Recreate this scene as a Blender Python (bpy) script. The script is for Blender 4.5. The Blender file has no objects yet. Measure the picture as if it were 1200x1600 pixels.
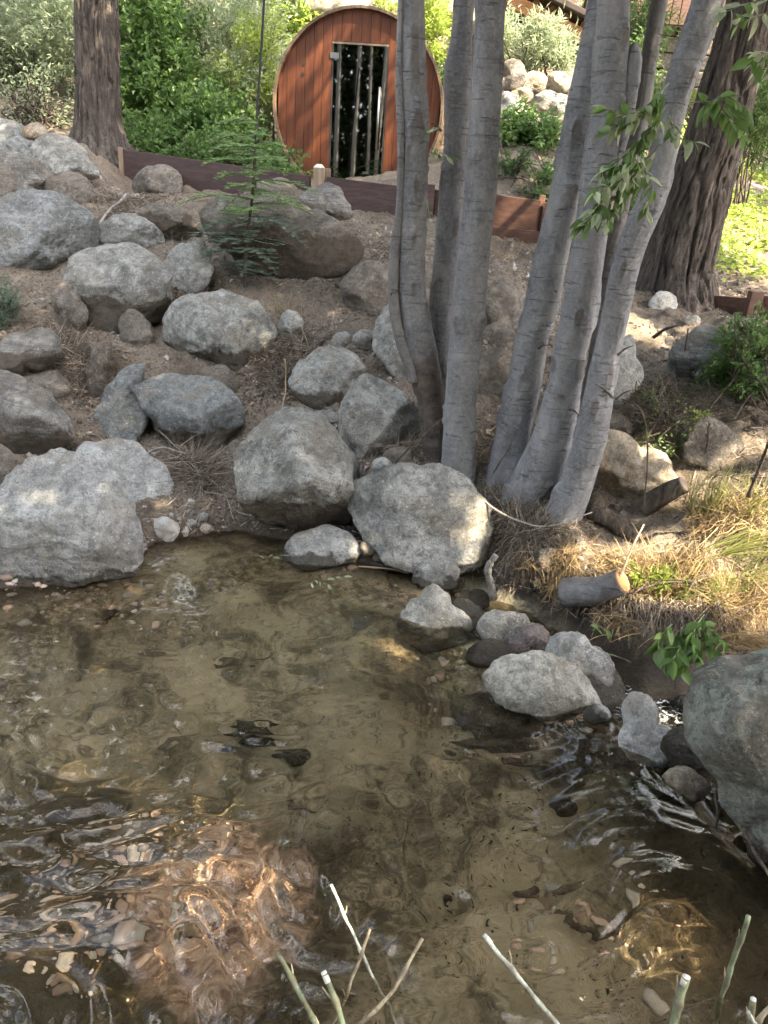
import bpy, math, random
import numpy as np
random.seed(7); rng = np.random.default_rng(11)
SC = bpy.context.scene
COL = SC.collection
# ---------------------------------------------------------------- camera
FPX = 1155.0
PITCH, ROLL = math.radians(24), math.radians(4)
CAM = np.array([0, 0, 1.7])
_F = np.array([0, math.cos(PITCH), -math.sin(PITCH)])
_R0 = np.array([1.0, 0, 0]); _U0 = np.array([0, math.sin(PITCH), math.cos(PITCH)])
_R = _R0 * math.cos(ROLL) + _U0 * math.sin(ROLL)
_U = _U0 * math.cos(ROLL) - _R0 * math.sin(ROLL)
cd = bpy.data.cameras.new('camera'); cam = bpy.data.objects.new('camera', cd); COL.objects.link(cam)
from mathutils import Matrix, Vector
M3 = Matrix([[_R[i], _U[i], -_F[i]] for i in range(3)])
cam.matrix_world = Matrix.Translation(CAM) @ M3.to_4x4()
cd.sensor_fit = 'VERTICAL'; cd.sensor_height = 36; cd.lens = 36 * FPX / 1600
cd.clip_start = 0.05; cd.clip_end = 400
SC.camera = cam
# ---------------------------------------------------------------- light
SUN = np.array([0.60, -0.34, 0.80]); SUN /= np.linalg.norm(SUN)     # towards the sun
SC.world = bpy.data.worlds.new('World'); SC.world.use_nodes = True
wn = SC.world.node_tree
sky = wn.nodes.new('ShaderNodeTexSky'); sky.sky_type = 'NISHITA'; sky.sun_disc = False
sky.sun_elevation = math.asin(SUN[2]); sky.sun_rotation = math.atan2(SUN[0], SUN[1])
sky.air_density = 0.8; sky.dust_density = 5.0; sky.ozone_density = 1.0
tcw = wn.nodes.new('ShaderNodeTexCoord'); mpw = wn.nodes.new('ShaderNodeMapping'); mpw.inputs['Scale'].default_value = (1, 1, 2.2); wn.links.new(tcw.outputs['Generated'], mpw.inputs[0])
cnw = wn.nodes.new('ShaderNodeTexNoise'); cnw.inputs['Scale'].default_value = 3.2; cnw.inputs['Detail'].default_value = 8; cnw.inputs['Roughness'].default_value = 0.6; wn.links.new(mpw.outputs[0], cnw.inputs['Vector'])
crw = wn.nodes.new('ShaderNodeMapRange'); wn.links.new(cnw.outputs[0], crw.inputs[0]); crw.inputs[1].default_value = 0.47; crw.inputs[2].default_value = 0.62
mxw = wn.nodes.new('ShaderNodeMix'); mxw.data_type = 'RGBA'; wn.links.new(crw.outputs[0], mxw.inputs[0]); wn.links.new(sky.outputs[0], mxw.inputs[6]); mxw.inputs[7].default_value = (9.0, 9.1, 9.4, 1)
bg = wn.nodes['Background']; wn.links.new(mxw.outputs[2], bg.inputs[0]); bg.inputs[1].default_value = 0.15
ld = bpy.data.lights.new('sun', 'SUN'); ld.energy = 4.6; ld.angle = math.radians(0.53); ld.color = (1, 0.85, 0.62)
sun = bpy.data.objects.new('sun', ld); COL.objects.link(sun)
sun.rotation_euler = Vector(SUN).to_track_quat('Z', 'Y').to_euler()
SC.view_settings.view_transform = 'Standard'; SC.view_settings.look = 'None'
SC.view_settings.exposure = 3.05; SC.view_settings.gamma = 1; SC.view_settings.use_curve_mapping = False
SC.cycles.use_denoising = True
SC.cycles.max_bounces = 7; SC.cycles.diffuse_bounces = 4; SC.cycles.glossy_bounces = 3
SC.cycles.transmission_bounces = 4; SC.cycles.transparent_max_bounces = 10
SC.cycles.caustics_reflective = False; SC.cycles.caustics_refractive = True; ld.cycles.is_caustics_light = True
SC.cycles.sample_clamp_indirect = 4.0

# ---------------------------------------------------------------- geometry of the view
def ray(px, py):
    return _F + _R * (px - 600) / FPX - _U * (py - 800) / FPX
def at_y(px, py, Y):
    d = ray(px, py); return CAM + d * Y / d[1]
def at_z(px, py, z):
    d = ray(px, py); return CAM + d * (z - CAM[2]) / d[2]
def depth(P):
    return float(np.dot(np.asarray(P) - CAM, _F))

# ---------------------------------------------------------------- noise
def _hash(ix, iy, iz, s):
    h = (ix * 374761393 + iy * 668265263 + iz * 2147483647 * 3 + s * 1274126177) & 0xFFFFFFFF
    h = ((h ^ (h >> 13)) * 1274126177) & 0xFFFFFFFF
    h = ((h ^ (h >> 16)) * 2246822519) & 0xFFFFFFFF
    return ((h ^ (h >> 15)) & 0xFFFFFF) / float(0xFFFFFF) * 2 - 1
def noise(P, s=0):
    P = np.asarray(P, float); i = np.floor(P).astype(np.int64); f = P - i
    u = f * f * f * (f * (f * 6 - 15) + 10)
    r = 0
    for dx in (0, 1):
        wx = u[:, 0] if dx else 1 - u[:, 0]
        for dy in (0, 1):
            wy = u[:, 1] if dy else 1 - u[:, 1]
            for dz in (0, 1):
                wz = u[:, 2] if dz else 1 - u[:, 2]
                r = r + wx * wy * wz * _hash(i[:, 0] + dx, i[:, 1] + dy, i[:, 2] + dz, s)
    return r
def fbm(P, octaves=4, s=0, gain=0.5, ridged=False):
    P = np.asarray(P, float); r = 0; a = 1.0
    for k in range(octaves):
        n = noise(P * (2.03 ** k) + 17.3 * k, s + k)
        if ridged: n = 1 - 2 * np.abs(n)
        r = r + a * n; a *= gain
    return r
def sstep(a, b, x):
    t = np.clip((x - a) / (b - a), 0, 1); return t * t * (3 - 2 * t)

# ---------------------------------------------------------------- mesh helpers
def mesh(name, V, faces, mat=None, smooth=False, mats=None, midx=None):
    V = np.asarray(V, np.float32)
    if isinstance(faces, np.ndarray): faces = [faces]
    faces = [np.asarray(f, np.int32) for f in faces if len(f)]
    me = bpy.data.meshes.new(name)
    me.vertices.add(len(V)); me.vertices.foreach_set('co', V.ravel())
    loops = np.concatenate([f.ravel() for f in faces])
    tot = np.concatenate([np.full(len(f), f.shape[1], np.int32) for f in faces])
    st = np.concatenate([[0], np.cumsum(tot)[:-1]]).astype(np.int32)
    me.loops.add(len(loops)); me.loops.foreach_set('vertex_index', loops)
    me.polygons.add(len(tot)); me.polygons.foreach_set('loop_start', st); me.polygons.foreach_set('loop_total', tot)
    me.polygons.foreach_set('use_smooth', np.full(len(tot), bool(smooth)))
    for m in (mats or ([mat] if mat else [])): me.materials.append(m)
    if midx is not None: me.polygons.foreach_set('material_index', np.asarray(midx, np.int32))
    me.update(calc_edges=True); me.validate()
    return me
def obj(name, me, loc=(0, 0, 0), parent=None):
    o = bpy.data.objects.new(name, me); COL.objects.link(o); o.location = loc
    if parent is not None: o.parent = parent
    return o
def mk(name, V, faces, mat, parent=None, smooth=False, origin=None):
    """V in world coordinates; parent (an unrotated Empty or mesh object) keeps them there"""
    V = np.asarray(V, float)
    if parent is not None:
        o0 = np.array(parent.location); p = parent.parent
        while p is not None: o0 = o0 + np.array(p.location); p = p.parent
        return obj(name, mesh(name, V - o0, faces, mat, smooth), (0, 0, 0), parent)
    o0 = np.array(origin) if origin is not None else V.mean(0)
    return obj(name, mesh(name, V - o0, faces, mat, smooth), o0)
def tag(o, label=None, cat=None, group=None, kind=None):
    if label: o['label'] = label
    if cat: o['category'] = cat
    if group: o['group'] = group
    if kind: o['kind'] = kind
    return o
def thing(name, loc, label, cat, group=None):
    o = bpy.data.objects.new(name, None); COL.objects.link(o); o.location = [float(v) for v in loc]
    o.empty_display_size = 0.1
    return tag(o, label, cat, group)
class Acc:
    def __init__(s): s.V = []; s.T = []; s.Q = []; s.n = 0
    def add(s, V, T=None, Q=None):
        V = np.asarray(V, float)
        if T is not None and len(T): s.T.append(np.asarray(T) + s.n)
        if Q is not None and len(Q): s.Q.append(np.asarray(Q) + s.n)
        s.V.append(V); s.n += len(V)
    def faces(s):
        r = []
        if s.T: r.append(np.concatenate(s.T))
        if s.Q: r.append(np.concatenate(s.Q))
        return r
    def verts(s): return np.concatenate(s.V)
    def mk(s, name, mat, parent=None, smooth=False, origin=None):
        return mk(name, s.verts(), s.faces(), mat, parent, smooth, origin)
BOXQ = np.array([[0, 1, 3, 2], [4, 6, 7, 5], [0, 4, 5, 1], [2, 3, 7, 6], [0, 2, 6, 4], [1, 5, 7, 3]])
def box_v(o, ax, ay, az):
    """o corner, three edge vectors"""
    o, ax, ay, az = map(np.asarray, (o, ax, ay, az))
    return np.array([o + i * ax + j * ay + k * az for i in (0, 1) for j in (0, 1) for k in (0, 1)], float)
def bevbox(name, o, ax, ay, az, mat, parent, bev=0.006):
    ob = mk(name, box_v(o, ax, ay, az), BOXQ, mat, parent)
    import bmesh
    bm = bmesh.new(); bm.from_mesh(ob.data); bmesh.ops.recalc_face_normals(bm, faces=bm.faces)
    bmesh.ops.bevel(bm, geom=list(bm.edges), offset=bev, segments=2, affect='EDGES', profile=0.6)
    bm.to_mesh(ob.data); bm.free()
    return ob
def frames(P):
    P = np.asarray(P, float); T = np.gradient(P, axis=0); T /= np.linalg.norm(T, axis=1)[:, None] + 1e-12
    n = np.cross(T[0], [0.13, 0.97, 0.2]); n /= np.linalg.norm(n)
    N = [n]
    for k in range(1, len(P)):
        n = n - T[k] * np.dot(n, T[k]); n /= np.linalg.norm(n) + 1e-12; N.append(n)
    N = np.array(N); return T, N, np.cross(T, N)
def tube(P, r, seg=8, disp=None, cap=True):
    P = np.asarray(P, float); r = np.broadcast_to(np.asarray(r, float), (len(P),))
    T, N, B = frames(P); a = np.arange(seg) * 2 * math.pi / seg
    D = N[:, None, :] * np.cos(a)[None, :, None] + B[:, None, :] * np.sin(a)[None, :, None]
    rr = np.repeat(r[:, None], seg, 1)
    if disp is not None: rr = rr + disp(P, D, a)
    V = (P[:, None, :] + D * rr[:, :, None]).reshape(-1, 3)
    k = np.arange(len(P) - 1)[:, None] * seg; j = np.arange(seg)[None, :]; j2 = (j + 1) % seg
    Q = np.stack([k + j, k + j2, k + seg + j2, k + seg + j], -1).reshape(-1, 4)
    Tt = []
    if cap:
        n = len(V); V = np.vstack([V, P[:1], P[-1:]])
        e = (len(P) - 1) * seg
        Tt = np.array([[n, (i + 1) % seg, i] for i in range(seg)] + [[n + 1, e + i, e + (i + 1) % seg] for i in range(seg)])
    return V, Tt, Q
def resample(P, n):
    """Catmull-Rom-like smooth resample of rows (any dimension)"""
    P = np.asarray(P, float); d = np.r_[0, np.cumsum(np.linalg.norm(np.diff(P[:, :3], axis=0), axis=1) + 1e-9)]
    t = np.linspace(0, d[-1], n); m = np.gradient(P, d, axis=0) if len(P) > 2 else np.repeat((P[1:] - P[:-1]) / d[-1], 2, 0)
    k = np.clip(np.searchsorted(d, t, side='right') - 1, 0, len(P) - 2); h = (d[k + 1] - d[k])[:, None]; u = ((t - d[k])[:, None]) / h
    return ((2 * u**3 - 3 * u**2 + 1) * P[k] + (u**3 - 2 * u**2 + u) * h * m[k] + (-2 * u**3 + 3 * u**2) * P[k + 1] + (u**3 - u**2) * h * m[k + 1])
_ico = {}
def ico(s):
    if s not in _ico:
        import bmesh
        bm = bmesh.new(); bmesh.ops.create_icosphere(bm, subdivisions=s, radius=1)
        V = np.array([v.co[:] for v in bm.verts]); T = np.array([[v.index for v in f.verts] for f in bm.faces]); bm.free()
        _ico[s] = (V / np.linalg.norm(V, axis=1)[:, None], T)
    return _ico[s]

# ---------------------------------------------------------------- materials
class NT:
    def __init__(s, name):
        s.m = bpy.data.materials.new(name); s.m.use_nodes = True; s.t = s.m.node_tree
        s.b = s.t.nodes['Principled BSDF']; s.out = s.t.nodes['Material Output']
    def n(s, typ, ins=None, **kw):
        nd = s.t.nodes.new('ShaderNode' + typ)
        for k, v in kw.items(): setattr(nd, k, v)
        for k, v in (ins or {}).items(): s.set(nd, k, v)
        return nd
    def set(s, nd, k, v):
        i = nd.inputs[k]
        if hasattr(v, 'is_output') or isinstance(v, bpy.types.NodeSocket): s.t.links.new(v, i)
        elif isinstance(v, (tuple, list)) and len(v) == 3 and i.type == 'RGBA': i.default_value = (*v, 1)
        else: i.default_value = v
    def noise(s, vec, scale, detail=4, rough=0.55, dist=0.0):
        return s.n('TexNoise', {'Vector': vec, 'Scale': scale, 'Detail': detail, 'Roughness': rough, 'Distortion': dist}).outputs['Fac']
    def voro(s, vec, scale, feature='F1', out='Distance'):
        return s.n('TexVoronoi', {'Vector': vec, 'Scale': scale}, feature=feature).outputs[out]
    def ramp(s, fac, stops):
        nd = s.n('ValToRGB', {'Fac': fac}); r = nd.color_ramp
        while len(r.elements) < len(stops): r.elements.new(0.5)
        for e, (p, c) in zip(r.elements, stops):
            e.position = p; e.color = (*c, 1) if isinstance(c, (tuple, list)) else (c, c, c, 1)
        return nd.outputs[0]
    def rng(s, fac, a, b, c=0.0, d=1.0):
        return s.n('MapRange', {0: fac, 1: a, 2: b, 3: c, 4: d}).outputs[0]
    def mix(s, f, a, b, mode='MIX'):
        nd = s.n('Mix', data_type='RGBA', blend_type=mode)
        s.set(nd, 0, f); s.set(nd, 6, a); s.set(nd, 7, b); return nd.outputs[2]
    def math(s, op, a, b=0.0, clamp=False):
        nd = s.n('Math', {0: a, 1: b}, operation=op, use_clamp=clamp); return nd.outputs[0]
    def bump(s, h, strength, dist, nrm=None):
        nd = s.n('Bump', {'Height': h, 'Strength': strength, 'Distance': dist})
        if nrm is not None: s.set(nd, 'Normal', nrm)
        return nd.outputs[0]
    def coords(s, rand=True, scale=None):
        c = s.n('TexCoord').outputs['Object']
        if rand:
            r = s.n('ObjectInfo').outputs['Random']
            off = s.n('CombineXYZ', {0: s.math('MULTIPLY', r, 37.0), 1: s.math('MULTIPLY', r, 91.0), 2: s.math('MULTIPLY', r, 13.0)}).outputs[0]
            c = s.n('VectorMath', {0: c, 1: off}, operation='ADD').outputs[0]
        if scale: c = s.n('Mapping', {'Vector': c, 'Scale': scale}).outputs[0]
        return c
    def geo(s): return s.n('NewGeometry')
    def set_b(s, **kw):
        names = {'color': 'Base Color', 'rough': 'Roughness', 'normal': 'Normal', 'spec': 'Specular IOR Level', 'metal': 'Metallic', 'trans': 'Transmission Weight'}
        for k, v in kw.items(): s.set(s.b, names.get(k, k), v)
        return s.m

DIRT = (0.160, 0.125, 0.095)
def rock_mat(name, dark, mid, light, lichen=(0.42, 0.42, 0.36), lich=0.5, strata=None, dusty=0.5, wet=None):
    s = NT(name); c = s.coords()
    big = s.noise(c, 5, 5, 0.6, 0.6); med = s.noise(c, 26, 5, 0.65, 0.3); fin = s.noise(c, 130, 4, 0.7)
    base = s.ramp(big, [(0.36, dark), (0.47, mid), (0.60, light)])
    if strata:
        cs = s.n('Mapping', {'Vector': c, 'Rotation': (0.5, 0.9, 0.3), 'Scale': (2, 2, 26)}).outputs[0]
        st = s.noise(cs, 1.6, 5, 0.6, 0.8)
        base = s.mix(s.rng(st, 0.40, 0.62, 0.0, strata), base, [v * 0.42 for v in mid])
    base = s.mix(s.rng(med, 0.46, 0.62, 0.0, 0.70), base, [v * 0.42 for v in mid])
    base = s.mix(s.rng(s.noise(c, 2.6, 4, 0.6, 1.0), 0.50, 0.64, 0.0, 0.6), base, [mid[0] * 0.72, mid[1] * 0.62, mid[2] * 0.50])
    base = s.mix(s.rng(fin, 0.56, 0.74, 0.0, 0.4), base, [min(1, v * 1.7) for v in light])
    base = s.mix(s.rng(s.noise(c, 52, 6, 0.75, 0.4), 0.47, 0.38, 0.0, 0.6), base, [v * 0.45 for v in dark])
    base = s.mix(s.rng(s.noise(c, 38, 6, 0.8), 0.56, 0.64, 0.0, 0.5), base, [min(1, v * 1.45) for v in light])
    base = s.mix(s.rng(fin, 0.45, 0.30, 0.0, 0.45), base, [v * 0.35 for v in dark])
    ln = s.noise(c, 11, 6, 0.72, 1.0)
    base = s.mix(s.rng(ln, 0.55, 0.60, 0.0, lich), base, lichen)
    # old dust and fine soil lying on faces that look up
    g = s.geo(); nz = s.n('SeparateXYZ', {0: g.outputs['Normal']}).outputs[2]
    dn = s.math('MULTIPLY', s.rng(nz, 0.62, 0.95), s.rng(s.noise(c, 9, 6, 0.7), 0.48, 0.58))
    base = s.mix(s.math('MULTIPLY', dn, dusty), base, (0.23, 0.19, 0.15))
    # soil-stained foot, height per stone; raised and darkened to paint underside shade
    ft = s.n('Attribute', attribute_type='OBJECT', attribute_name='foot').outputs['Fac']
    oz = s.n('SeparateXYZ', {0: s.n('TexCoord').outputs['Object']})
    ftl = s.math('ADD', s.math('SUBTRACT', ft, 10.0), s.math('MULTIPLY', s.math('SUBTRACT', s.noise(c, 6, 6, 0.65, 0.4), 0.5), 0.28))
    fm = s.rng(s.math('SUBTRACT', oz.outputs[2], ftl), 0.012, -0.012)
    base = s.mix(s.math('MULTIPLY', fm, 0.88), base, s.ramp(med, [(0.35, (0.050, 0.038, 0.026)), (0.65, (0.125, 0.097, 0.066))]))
    # a splash-darkened, algae-stained foot where a stone stands in the pool (world height)
    pz = s.n('SeparateXYZ', {0: g.outputs['Position']}).outputs[2]
    rough = 0.88
    if wet is not None:
        w = s.rng(s.math('ADD', pz, s.math('MULTIPLY', s.math('SUBTRACT', s.noise(c, 14, 4), 0.5), -0.16)), wet, wet - 0.02)
        base = s.mix(s.math('MULTIPLY', w, 0.85), base, (0.055, 0.045, 0.030))
        rough = s.rng(w, 0, 1, 0.88, 0.25)
    h = s.math('ADD', s.math('MULTIPLY', med, 1.0), s.math('MULTIPLY', s.noise(c, 70, 5, 0.8), 0.8))
    n1 = s.bump(s.noise(c, 9, 8, 0.65, 0.5), 0.85, 0.05)
    n1 = s.bump(s.n('TexVoronoi', {'Vector': s.n('Mapping', {'Vector': c, 'Rotation': (0.4, 0.3, 0.2), 'Scale': (1, 1, 2.2)}).outputs[0], 'Scale': 13, 'Detail': 2}, feature='F1').outputs['Distance'], 0.35, 0.03, n1)
    if strata: n1 = s.bump(st, 0.7 * strata, 0.035, n1)
    n2 = s.bump(h, 1.0, 0.034, n1)
    return s.set_b(color=base, rough=rough, normal=n2, spec=0.35)
M = {}
M['rock_grey'] = rock_mat('grey granite', (0.18, 0.176, 0.158), (0.33, 0.326, 0.298), (0.51, 0.505, 0.465), wet=0.03)
M['rock_pale'] = rock_mat('pale granite', (0.28, 0.28, 0.268), (0.44, 0.442, 0.42), (0.60, 0.60, 0.57), lich=0.3, wet=0.05, dusty=0.3)
M['rock_blue'] = rock_mat('blue grey stone', (0.14, 0.152, 0.150), (0.26, 0.275, 0.270), (0.42, 0.435, 0.425), lich=0.35, strata=0.5, wet=0.02)
M['rock_layered'] = rock_mat('layered gneiss', (0.16, 0.15, 0.14), (0.29, 0.275, 0.25), (0.43, 0.41, 0.37), strata=0.85, lich=0.2)
M['rock_brown'] = rock_mat('brown earthy stone', (0.12, 0.10, 0.08), (0.22, 0.19, 0.155), (0.32, 0.28, 0.235), dusty=0.9, lich=0.3, strata=0.4)
M['rock_green'] = rock_mat('greenish lichen stone', (0.16, 0.162, 0.145), (0.29, 0.298, 0.262), (0.39, 0.41, 0.355), lichen=(0.42, 0.47, 0.40), lich=0.7, wet=0.05)
M['rock_white'] = rock_mat('whitish stone', (0.50, 0.49, 0.46), (0.68, 0.67, 0.63), (0.82, 0.81, 0.77), lich=0.1, dusty=0.1, wet=-0.04)
M['rock_tan'] = rock_mat('tan stone', (0.24, 0.19, 0.14), (0.42, 0.35, 0.26), (0.56, 0.50, 0.41), lich=0.4, wet=-0.01)
M['rock_cream'] = rock_mat('cream stone', (0.36, 0.34, 0.29), (0.54, 0.52, 0.45), (0.70, 0.68, 0.61), lich=0.2, dusty=0.1, wet=-0.01)
M['rock_red'] = rock_mat('reddish stone', (0.12, 0.09, 0.083), (0.20, 0.155, 0.145), (0.29, 0.25, 0.235), lich=0.25, wet=-0.05)
M['rock_wet'] = rock_mat('wet dark stone', (0.03, 0.028, 0.026), (0.06, 0.055, 0.05), (0.10, 0.095, 0.085), lich=0.05, wet=0.5, dusty=0)

def soil_mat():
    s = NT('bank soil and stream bed'); c = s.coords(False); g = s.geo()
    pz = s.n('SeparateXYZ', {0: g.outputs['Position']}); z = pz.outputs[2]; py = pz.outputs[1]
    a = s.noise(c, 1.6, 6, 0.65, 0.5); b = s.noise(c, 9, 7, 0.7, 0.3); f = s.noise(c, 60, 6, 0.75); ff = s.noise(c, 210, 4, 0.8)
    col = s.ramp(a, [(0.32, (0.110, 0.088, 0.066)), (0.5, (0.170, 0.138, 0.106)), (0.68, (0.25, 0.208, 0.165))])
    col = s.mix(s.rng(b, 0.42, 0.66, 0, 0.6), col, (0.27, 0.225, 0.175))
    col = s.mix(s.rng(f, 0.50, 0.40, 0, 0.75), col, (0.045, 0.034, 0.026))
    col = s.mix(s.rng(ff, 0.57, 0.68, 0, 0.65), col, (0.36, 0.31, 0.25))
    # needle-brown patches
    nb = s.noise(c, 3.3, 5, 0.6); col = s.mix(s.rng(nb, 0.56, 0.66, 0, 0.35), col, (0.20, 0.135, 0.085))
    wetd = s.rng(s.math('ADD', z, s.math('MULTIPLY', b, 0.09)), 0.13, 0.06)
    col = s.mix(s.math('MULTIPLY', wetd, 0.8), col, (0.035, 0.027, 0.02))
    # the bed: olive silt with dark weed and pebbly tan parts
    silt = s.ramp(s.noise(c, 2.2, 5, 0.6, 0.8), [(0.3, (0.23, 0.20, 0.14)), (0.55, (0.41, 0.365, 0.265)), (0.75, (0.55, 0.50, 0.38))])
    w1 = s.noise(c, 3.4, 9, 0.72, 1.1); silt = s.mix(s.rng(w1, 0.50, 0.60, 0, 0.72), silt, (0.028, 0.023, 0.013))
    w2 = s.noise(c, 17, 7, 0.75, 0.8); silt = s.mix(s.rng(w2, 0.52, 0.64, 0, 0.7), silt, (0.05, 0.040, 0.026))
    silt = s.mix(s.math('MULTIPLY', s.rng(s.noise(c, 1.3, 6, 0.65, 0.6), 0.50, 0.60), s.rng(s.noise(c, 30, 6, 0.8), 0.42, 0.55, 0, 0.8)), silt, (0.06, 0.046, 0.028))
    silt = s.mix(s.rng(f, 0.56, 0.66, 0, 0.3), silt, (0.34, 0.29, 0.2))
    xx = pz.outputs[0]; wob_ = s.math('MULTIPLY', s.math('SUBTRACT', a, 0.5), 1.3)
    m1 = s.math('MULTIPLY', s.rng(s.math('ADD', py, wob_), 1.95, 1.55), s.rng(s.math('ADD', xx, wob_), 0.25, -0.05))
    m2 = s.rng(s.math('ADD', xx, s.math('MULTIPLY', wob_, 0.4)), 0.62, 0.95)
    silt = s.mix(s.math('MULTIPLY', s.math('MAXIMUM', m1, m2), 0.85), silt, (0.045, 0.034, 0.02))  # shade around the sun patch painted as dark silt, right side darkened alike
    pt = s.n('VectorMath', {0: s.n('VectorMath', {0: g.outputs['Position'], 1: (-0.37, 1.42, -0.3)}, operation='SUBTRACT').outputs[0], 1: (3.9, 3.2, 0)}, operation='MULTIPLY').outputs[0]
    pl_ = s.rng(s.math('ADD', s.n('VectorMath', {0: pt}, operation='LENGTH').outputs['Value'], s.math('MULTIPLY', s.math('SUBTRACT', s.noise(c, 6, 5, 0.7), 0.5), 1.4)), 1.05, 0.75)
    silt = s.mix(s.math('MULTIPLY', pl_, 0.9), silt, s.ramp(s.noise(c, 26, 6, 0.75), [(0.38, (0.20, 0.13, 0.10)), (0.5, (0.50, 0.35, 0.27)), (0.62, (0.62, 0.50, 0.42))]))  # pebbly pink bed masked to the sun patch, its warm light painted in
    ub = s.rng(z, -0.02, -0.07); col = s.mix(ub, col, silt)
    h = s.math('ADD', s.math('MULTIPLY', f, 0.6), s.math('MULTIPLY', ff, 0.25))
    nn = s.bump(b, 0.8, 0.05); nn = s.bump(h, 0.9, 0.022, nn)
    return s.set_b(color=col, rough=s.rng(wetd, 0, 1, 0.95, 0.45), normal=nn, spec=0.25)
M['soil'] = soil_mat()

def trunk_mat():
    s = NT('smooth grey alder bark'); c = s.coords()
    st = s.n('Mapping', {'Vector': c, 'Scale': (9, 9, 70)}).outputs[0]
    sc = s.noise(st, 1.0, 3, 0.55, 0.6)
    st2 = s.n('Mapping', {'Vector': c, 'Scale': (26, 26, 240)}).outputs[0]; sc2 = s.noise(st2, 1.0, 3, 0.6)
    a = s.noise(c, 3.5, 5, 0.6, 0.4); b = s.noise(c, 60, 5, 0.75)
    col = s.ramp(a, [(0.3, (0.095, 0.097, 0.10)), (0.55, (0.150, 0.152, 0.156)), (0.75, (0.215, 0.216, 0.216))])
    col = s.mix(s.rng(b, 0.45, 0.65, 0, 0.45), col, (0.30, 0.30, 0.30))
    msk = s.rng(s.noise(c, 2.2, 3, 0.5), 0.40, 0.60, 0.15, 1.0)
    col = s.mix(s.math('MULTIPLY', msk, s.rng(sc2, 0.58, 0.68, 0, 0.7)), col, (0.095, 0.09, 0.085))
    col = s.mix(s.math('MULTIPLY', msk, s.rng(sc, 0.655, 0.72, 0, 0.55)), col, (0.055, 0.050, 0.048))
    col = s.mix(s.rng(s.noise(s.n('Mapping', {'Vector': c, 'Scale': (1, 1, 0.5)}).outputs[0], 6, 6, 0.7, 0.8), 0.48, 0.66, 0, 0.55), col, (0.30, 0.30, 0.285))
    col = s.mix(s.rng(s.noise(c, 8, 6, 0.7), 0.60, 0.70, 0, 0.4), col, (0.13, 0.12, 0.11))
    cr = s.noise(c, 24, 2, 0.5, 0.4); col = s.mix(s.rng(cr, 0.735, 0.76, 0, 0.9), col, (0.04, 0.035, 0.03))
    # brown weathered foot: attribute painted on the mesh marks the damaged bark
    at = s.n('Attribute', attribute_name='stain').outputs['Fac']
    col = s.mix(at, col, s.ramp(s.noise(c, 18, 6, 0.7), [(0.35, (0.045, 0.038, 0.032)), (0.65, (0.125, 0.102, 0.085))]))
    h = s.math('SUBTRACT', s.math('MULTIPLY', b, 0.35), s.math('MULTIPLY', s.rng(sc, 0.60, 0.69), 1.0))
    nn = s.bump(sc2, 0.35, 0.006); nn = s.bump(h, 0.75, 0.012, nn)
    return s.set_b(color=col, rough=0.82, normal=nn, spec=0.3)
M['alder'] = trunk_mat()
def bark_mat(name, dark, mid, light):
    s = NT(name); c = s.coords()
    st = s.n('Mapping', {'Vector': c, 'Scale': (16, 16, 2.2)}).outputs[0]
    a = s.noise(st, 1.0, 8, 0.7, 1.4); b = s.noise(c, 45, 5, 0.75); st2 = s.n('Mapping', {'Vector': c, 'Scale': (60, 60, 9)}).outputs[0]
    d = s.noise(st2, 1.0, 5, 0.7, 0.6)
    col = s.ramp(a, [(0.36, dark), (0.5, mid), (0.66, light)])
    col = s.mix(s.rng(d, 0.50, 0.36, 0, 0.7), col, [v * 0.5 for v in dark])
    col = s.mix(s.rng(b, 0.55, 0.7, 0, 0.35), col, [v * 1.5 for v in light])
    at = s.n('Attribute', attribute_name='groove').outputs['Fac']
    col = s.mix(at, col, [v * 0.55 for v in dark])
    nn = s.bump(a, 0.9, 0.05); nn = s.bump(s.math('ADD', d, s.math('MULTIPLY', b, 0.5)), 0.8, 0.015, nn)
    return s.set_b(color=col, rough=0.92, normal=nn, spec=0.2)
M['bark'] = bark_mat('furrowed conifer bark', (0.045, 0.038, 0.032), (0.105, 0.088, 0.075), (0.19, 0.162, 0.142))
M['twig'] = bark_mat('twig bark', (0.06, 0.048, 0.038), (0.12, 0.10, 0.08), (0.2, 0.17, 0.14))
M['driftwood'] = bark_mat('bleached driftwood', (0.22, 0.2, 0.17), (0.38, 0.35, 0.31), (0.5, 0.47, 0.43))
def leaf_mat(name, c1, c2, c3, tr=0.35, rough=0.5):
    s = NT(name); g = s.geo(); r = g.outputs['Random Per Island']; oi = s.n('ObjectInfo').outputs['Random']
    r = s.math('FRACT', s.math('ADD', r, oi))
    col = s.ramp(r, [(0.0, c1), (0.55, c2), (1.0, c3)])
    big = s.noise(s.n('TexCoord').outputs['Object'], 1.7, 3)
    col = s.mix(s.rng(big, 0.35, 0.65, 0.0, 0.5), col, c1)
    s.set_b(color=col, rough=rough, spec=0.35)
    t = s.n('BsdfTranslucent', {'Color': s.mix(0.5, col, [min(1, v * 2.2) for v in c3])})
    mx = s.n('MixShader', {0: tr, 1: s.b.outputs[0], 2: t.outputs[0]}); s.t.links.new(mx.outputs[0], s.out.inputs[0]); return s.m
M['leaf_bright'] = leaf_mat('fresh green leaves', (0.045, 0.085, 0.022), (0.085, 0.155, 0.040), (0.15, 0.24, 0.07))
M['leaf_yellow'] = leaf_mat('yellow green leaves', (0.10, 0.15, 0.025), (0.19, 0.26, 0.045), (0.30, 0.37, 0.08), 0.45)
M['leaf_grey'] = leaf_mat('grey green willow leaves', (0.14, 0.18, 0.10), (0.24, 0.30, 0.17), (0.42, 0.48, 0.32))
M['leaf_blue'] = leaf_mat('blue green conifer needles', (0.06, 0.09, 0.065), (0.12, 0.165, 0.115), (0.20, 0.26, 0.19), 0.2)
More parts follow.
